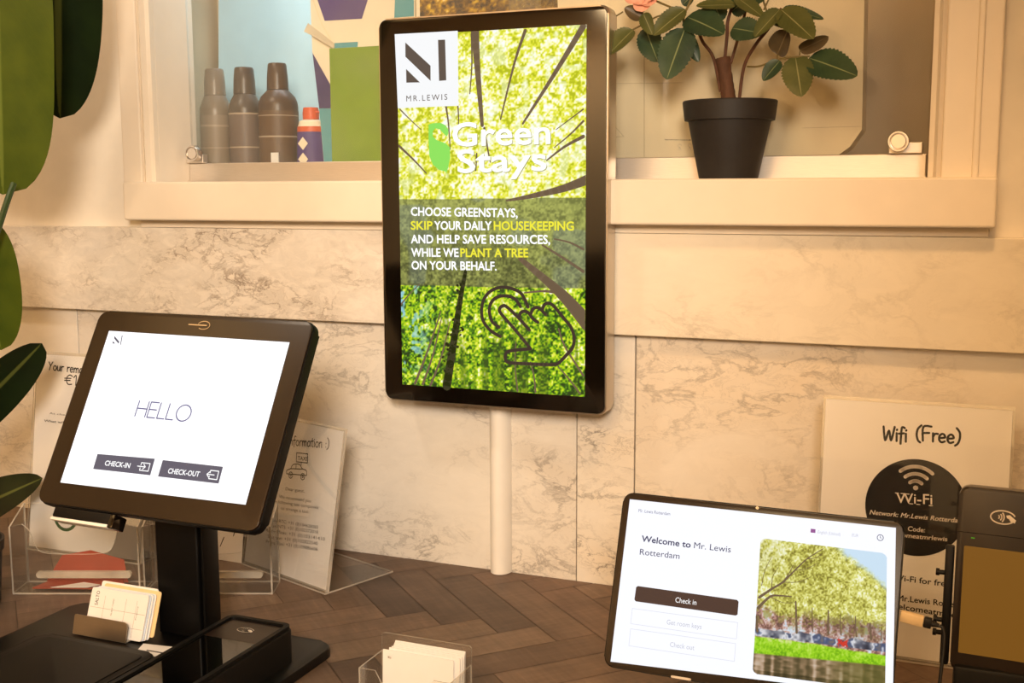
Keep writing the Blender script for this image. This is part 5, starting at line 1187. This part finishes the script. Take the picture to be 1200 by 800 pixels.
rl((0.4043,-0.0200,0.7096), (0.4396,-0.0400,0.7206), 17, 'leafb', (0.1, -0.8, -0.35), 0.4, serr=0.02, blunt=0.5)
rl((0.3811,-0.0200,0.6985), (0.3628,-0.0300,0.6750), 20, 'leafg', (-0.2, -1, 0.2), 0.25)
rl((0.3994,-0.0200,0.7028), (0.4116,-0.0450,0.6540), 36, 'leafo', (0, -1, 0.3), 0.1, 0.05)
rl((0.4157,-0.0200,0.7000), (0.4742,-0.0500,0.6770), 38, 'leafg', (0.05, -0.95, 0.4), 0.12, 0.08)
rl((0.3233,-0.0100,0.7690), (0.2788,-0.0300,0.7700), 19, 'leafo', (0, -0.8, 0.6), 0.2); rl((0.3231,-0.0100,0.7793), (0.3628,-0.0400,0.7505), 19, 'leafo', (0, -0.8, 0.6), 0.2)
rl((0.2556,0.0000,0.7408), (0.2761,0.0000,0.7039), 18, 'leafg', (0.3, -1, 0), 0.2); rl((0.2540,0.0000,0.7746), (0.2680,0.0000,0.7884), 16, 'leafg', (0, -1, 0.2), 0.2)
rl((0.3317,-0.0100,0.7726), (0.3590,0.0000,0.7805), 20, 'leafg', (0, -1, 0.2), 0.2); rl((0.3045,0.0000,0.7518), (0.2888,0.0000,0.7839), 24, 'leafg', (0, -1, 0.2), 0.2); rl((0.3140,0.0100,0.7640), (0.3380,0.0000,0.7798), 26, 'leafg', (0.2, -1, 0.2), 0.2)
rs = thing('x', '', '') if False else None
rc = Vector((0.2082,-0.0200,0.7872))
def petal(c, az_, el, r, w_, cup):
    bm = BM(); d = Vector((math.cos(az_)*math.cos(el), math.sin(el)*0.5-0.35, math.sin(az_)*math.cos(el)))
    leaf(bm, c+d*r*0.15, c+d*r, w_, (0.0, -1, 0.2) if abs(d.y) < 0.9 else (0, 0, 1), 0.9, 0.35, -0.15, 0.0, 12, 6, 0.05, 0.7); return bm
for i in range(15):
    ring_ = 0 if i < 6 else (1 if i < 11 else 2)
    a_ = i*2.399
    obj('petal', petal(rc+Vector((0, -0.004*ring_, 0.002*ring_)), a_, 0.25*ring_, (0.024, 0.018, 0.012)[ring_], (0.024, 0.019, 0.013)[ring_], 0.3), M['rose'], rp, world=True)
tw([(rc.x, rc.y+0.004, rc.z), (0.2289,-0.0100,0.7769), (0.2567,-0.0100,0.7647)], 0.0013, 'petiole')

# ================================================================== broad-leaved plant at the left
PP = Vector((-0.602, -0.397, 0.0))
bp_ = thing('broad_leaved_plant', 'tall plant with broad dark green leaves in a black pot left of the kiosk', 'plant', PP)
bm = BM(); lathe(bm, [(0, 0.001), (0.044, 0.001), (0.045, 0.004), (0.0505, 0.075), (0.053, 0.076), (0.054, 0.090), (0.051, 0.090), (0.048, 0.078), (0, 0.078)], n=48); obj('pot', bm, M['pot'], bp_)
bm = BM(); lathe(bm, [(0.0475, 0.0785), (0, 0.083)], n=40); obj('soil', bm, M['soil'], bp_)
bm = BM(); box(bm, (0.0440, -0.014, 0.040), (0.0495, -0.004, 0.0435)); obj('pot_tag', bm, M['red'], bp_, label='small red tag')
def bl(b, t, w_, m, nrm, fold=0.15, curl=0.1, blunt=0.35, wave=0.02, shape=1.0):
    bm = BM(); leaf(bm, b, t, w_, nrm, shape, fold, curl, 0.0, 30, 10, wave, blunt); obj('leaf', bm, M[m], bp_, world=True)
def stalk(pts, r=0.004): obj('stalk', tube(BM(), smooth_path(pts, 6), r, 8), M['gstem'], bp_, world=True)
bl((-0.5741,-0.3000,0.9070), (-0.6271,-0.2700,0.5381), 0.158, 'bigleaf', (0.35, -1, 0.1), 0.05, 0.02, 0.85)
bl((-0.5733,-0.1900,0.9247), (-0.6300,-0.1550,0.6462), 0.135, 'bigshade', (0.25, -0.9, -0.5), 0.10, 0.04, 0.55)
bl((-0.6436,-0.3000,0.5143), (-0.6376,-0.2800,0.3231), 0.098, 'bigleaf', (0.4, -1, 0.2), 0.10, 0.05, 0.5)
bl((-0.7369,-0.3000,0.1885), (-0.5685,-0.2700,0.3300), 0.074, 'bigshade', (0.1, -0.6, -0.75), 0.15, 0.05, 0.6)
bl((-0.8183,-0.2400,0.0441), (-0.6405,-0.2200,0.1288), 0.064, 'bigshade', (0.1, -1, 0.3), 0.12, 0.05, 0.3)
bl((-0.5039,-0.4200,1.0818), (-0.4139,-0.4000,0.8522), 0.150, 'bigleaf', (0.2, -0.8, 0.6), 0.1, 0.08, 0.5)  # unseen leaf added outside the view to shade the others
bl((-0.6805,-0.3600,0.8516), (-0.7937,-0.3600,0.5264), 0.150, 'bigleaf', (0.3, -1, 0.3), 0.1, 0.08, 0.5)  # second unseen leaf, also added for its shade
stalk([PP+Vector((0.008, 0.008, 0.078)), (-0.6305,-0.3400,0.3453), (-0.5886,-0.3100,0.5013), (-0.5860,-0.2850,0.5541)], 0.0042)
stalk([PP+Vector((-0.008, 0.016, 0.078)), (-0.6303,-0.3400,0.6804), (-0.5850,-0.3000,0.9501)], 0.0042)
stalk([PP+Vector((0.000, 0.032, 0.078)), (-0.6879,-0.2700,0.7335), (-0.6136,-0.2200,0.9609), (-0.5644,-0.1900,0.9239)], 0.0042)
stalk([PP+Vector((-0.016, 0.000, 0.078)), (-0.6695,-0.3400,0.4242), (-0.6627,-0.3000,0.5085)], 0.0038)
stalk([PP+Vector((0.000, 0.016, 0.078)), (-0.7265,-0.3200,0.1445), (-0.7369,-0.3000,0.1885)], 0.0034); stalk([PP+Vector((0.024, 0.032, 0.078)), (-0.8183,-0.2400,0.0441)], 0.0034)
stalk([PP+Vector((-0.016, -0.008, 0.078)), (-0.6011,-0.4000,0.8783), (-0.5039,-0.4200,1.0818)], 0.0042); stalk([PP+Vector((-0.024, 0.008, 0.078)), (-0.7322,-0.3700,0.6817), (-0.6805,-0.3600,0.8516)], 0.0038)  # stalks of the two added unseen leaves

bpy.data.objects.remove(_fo)
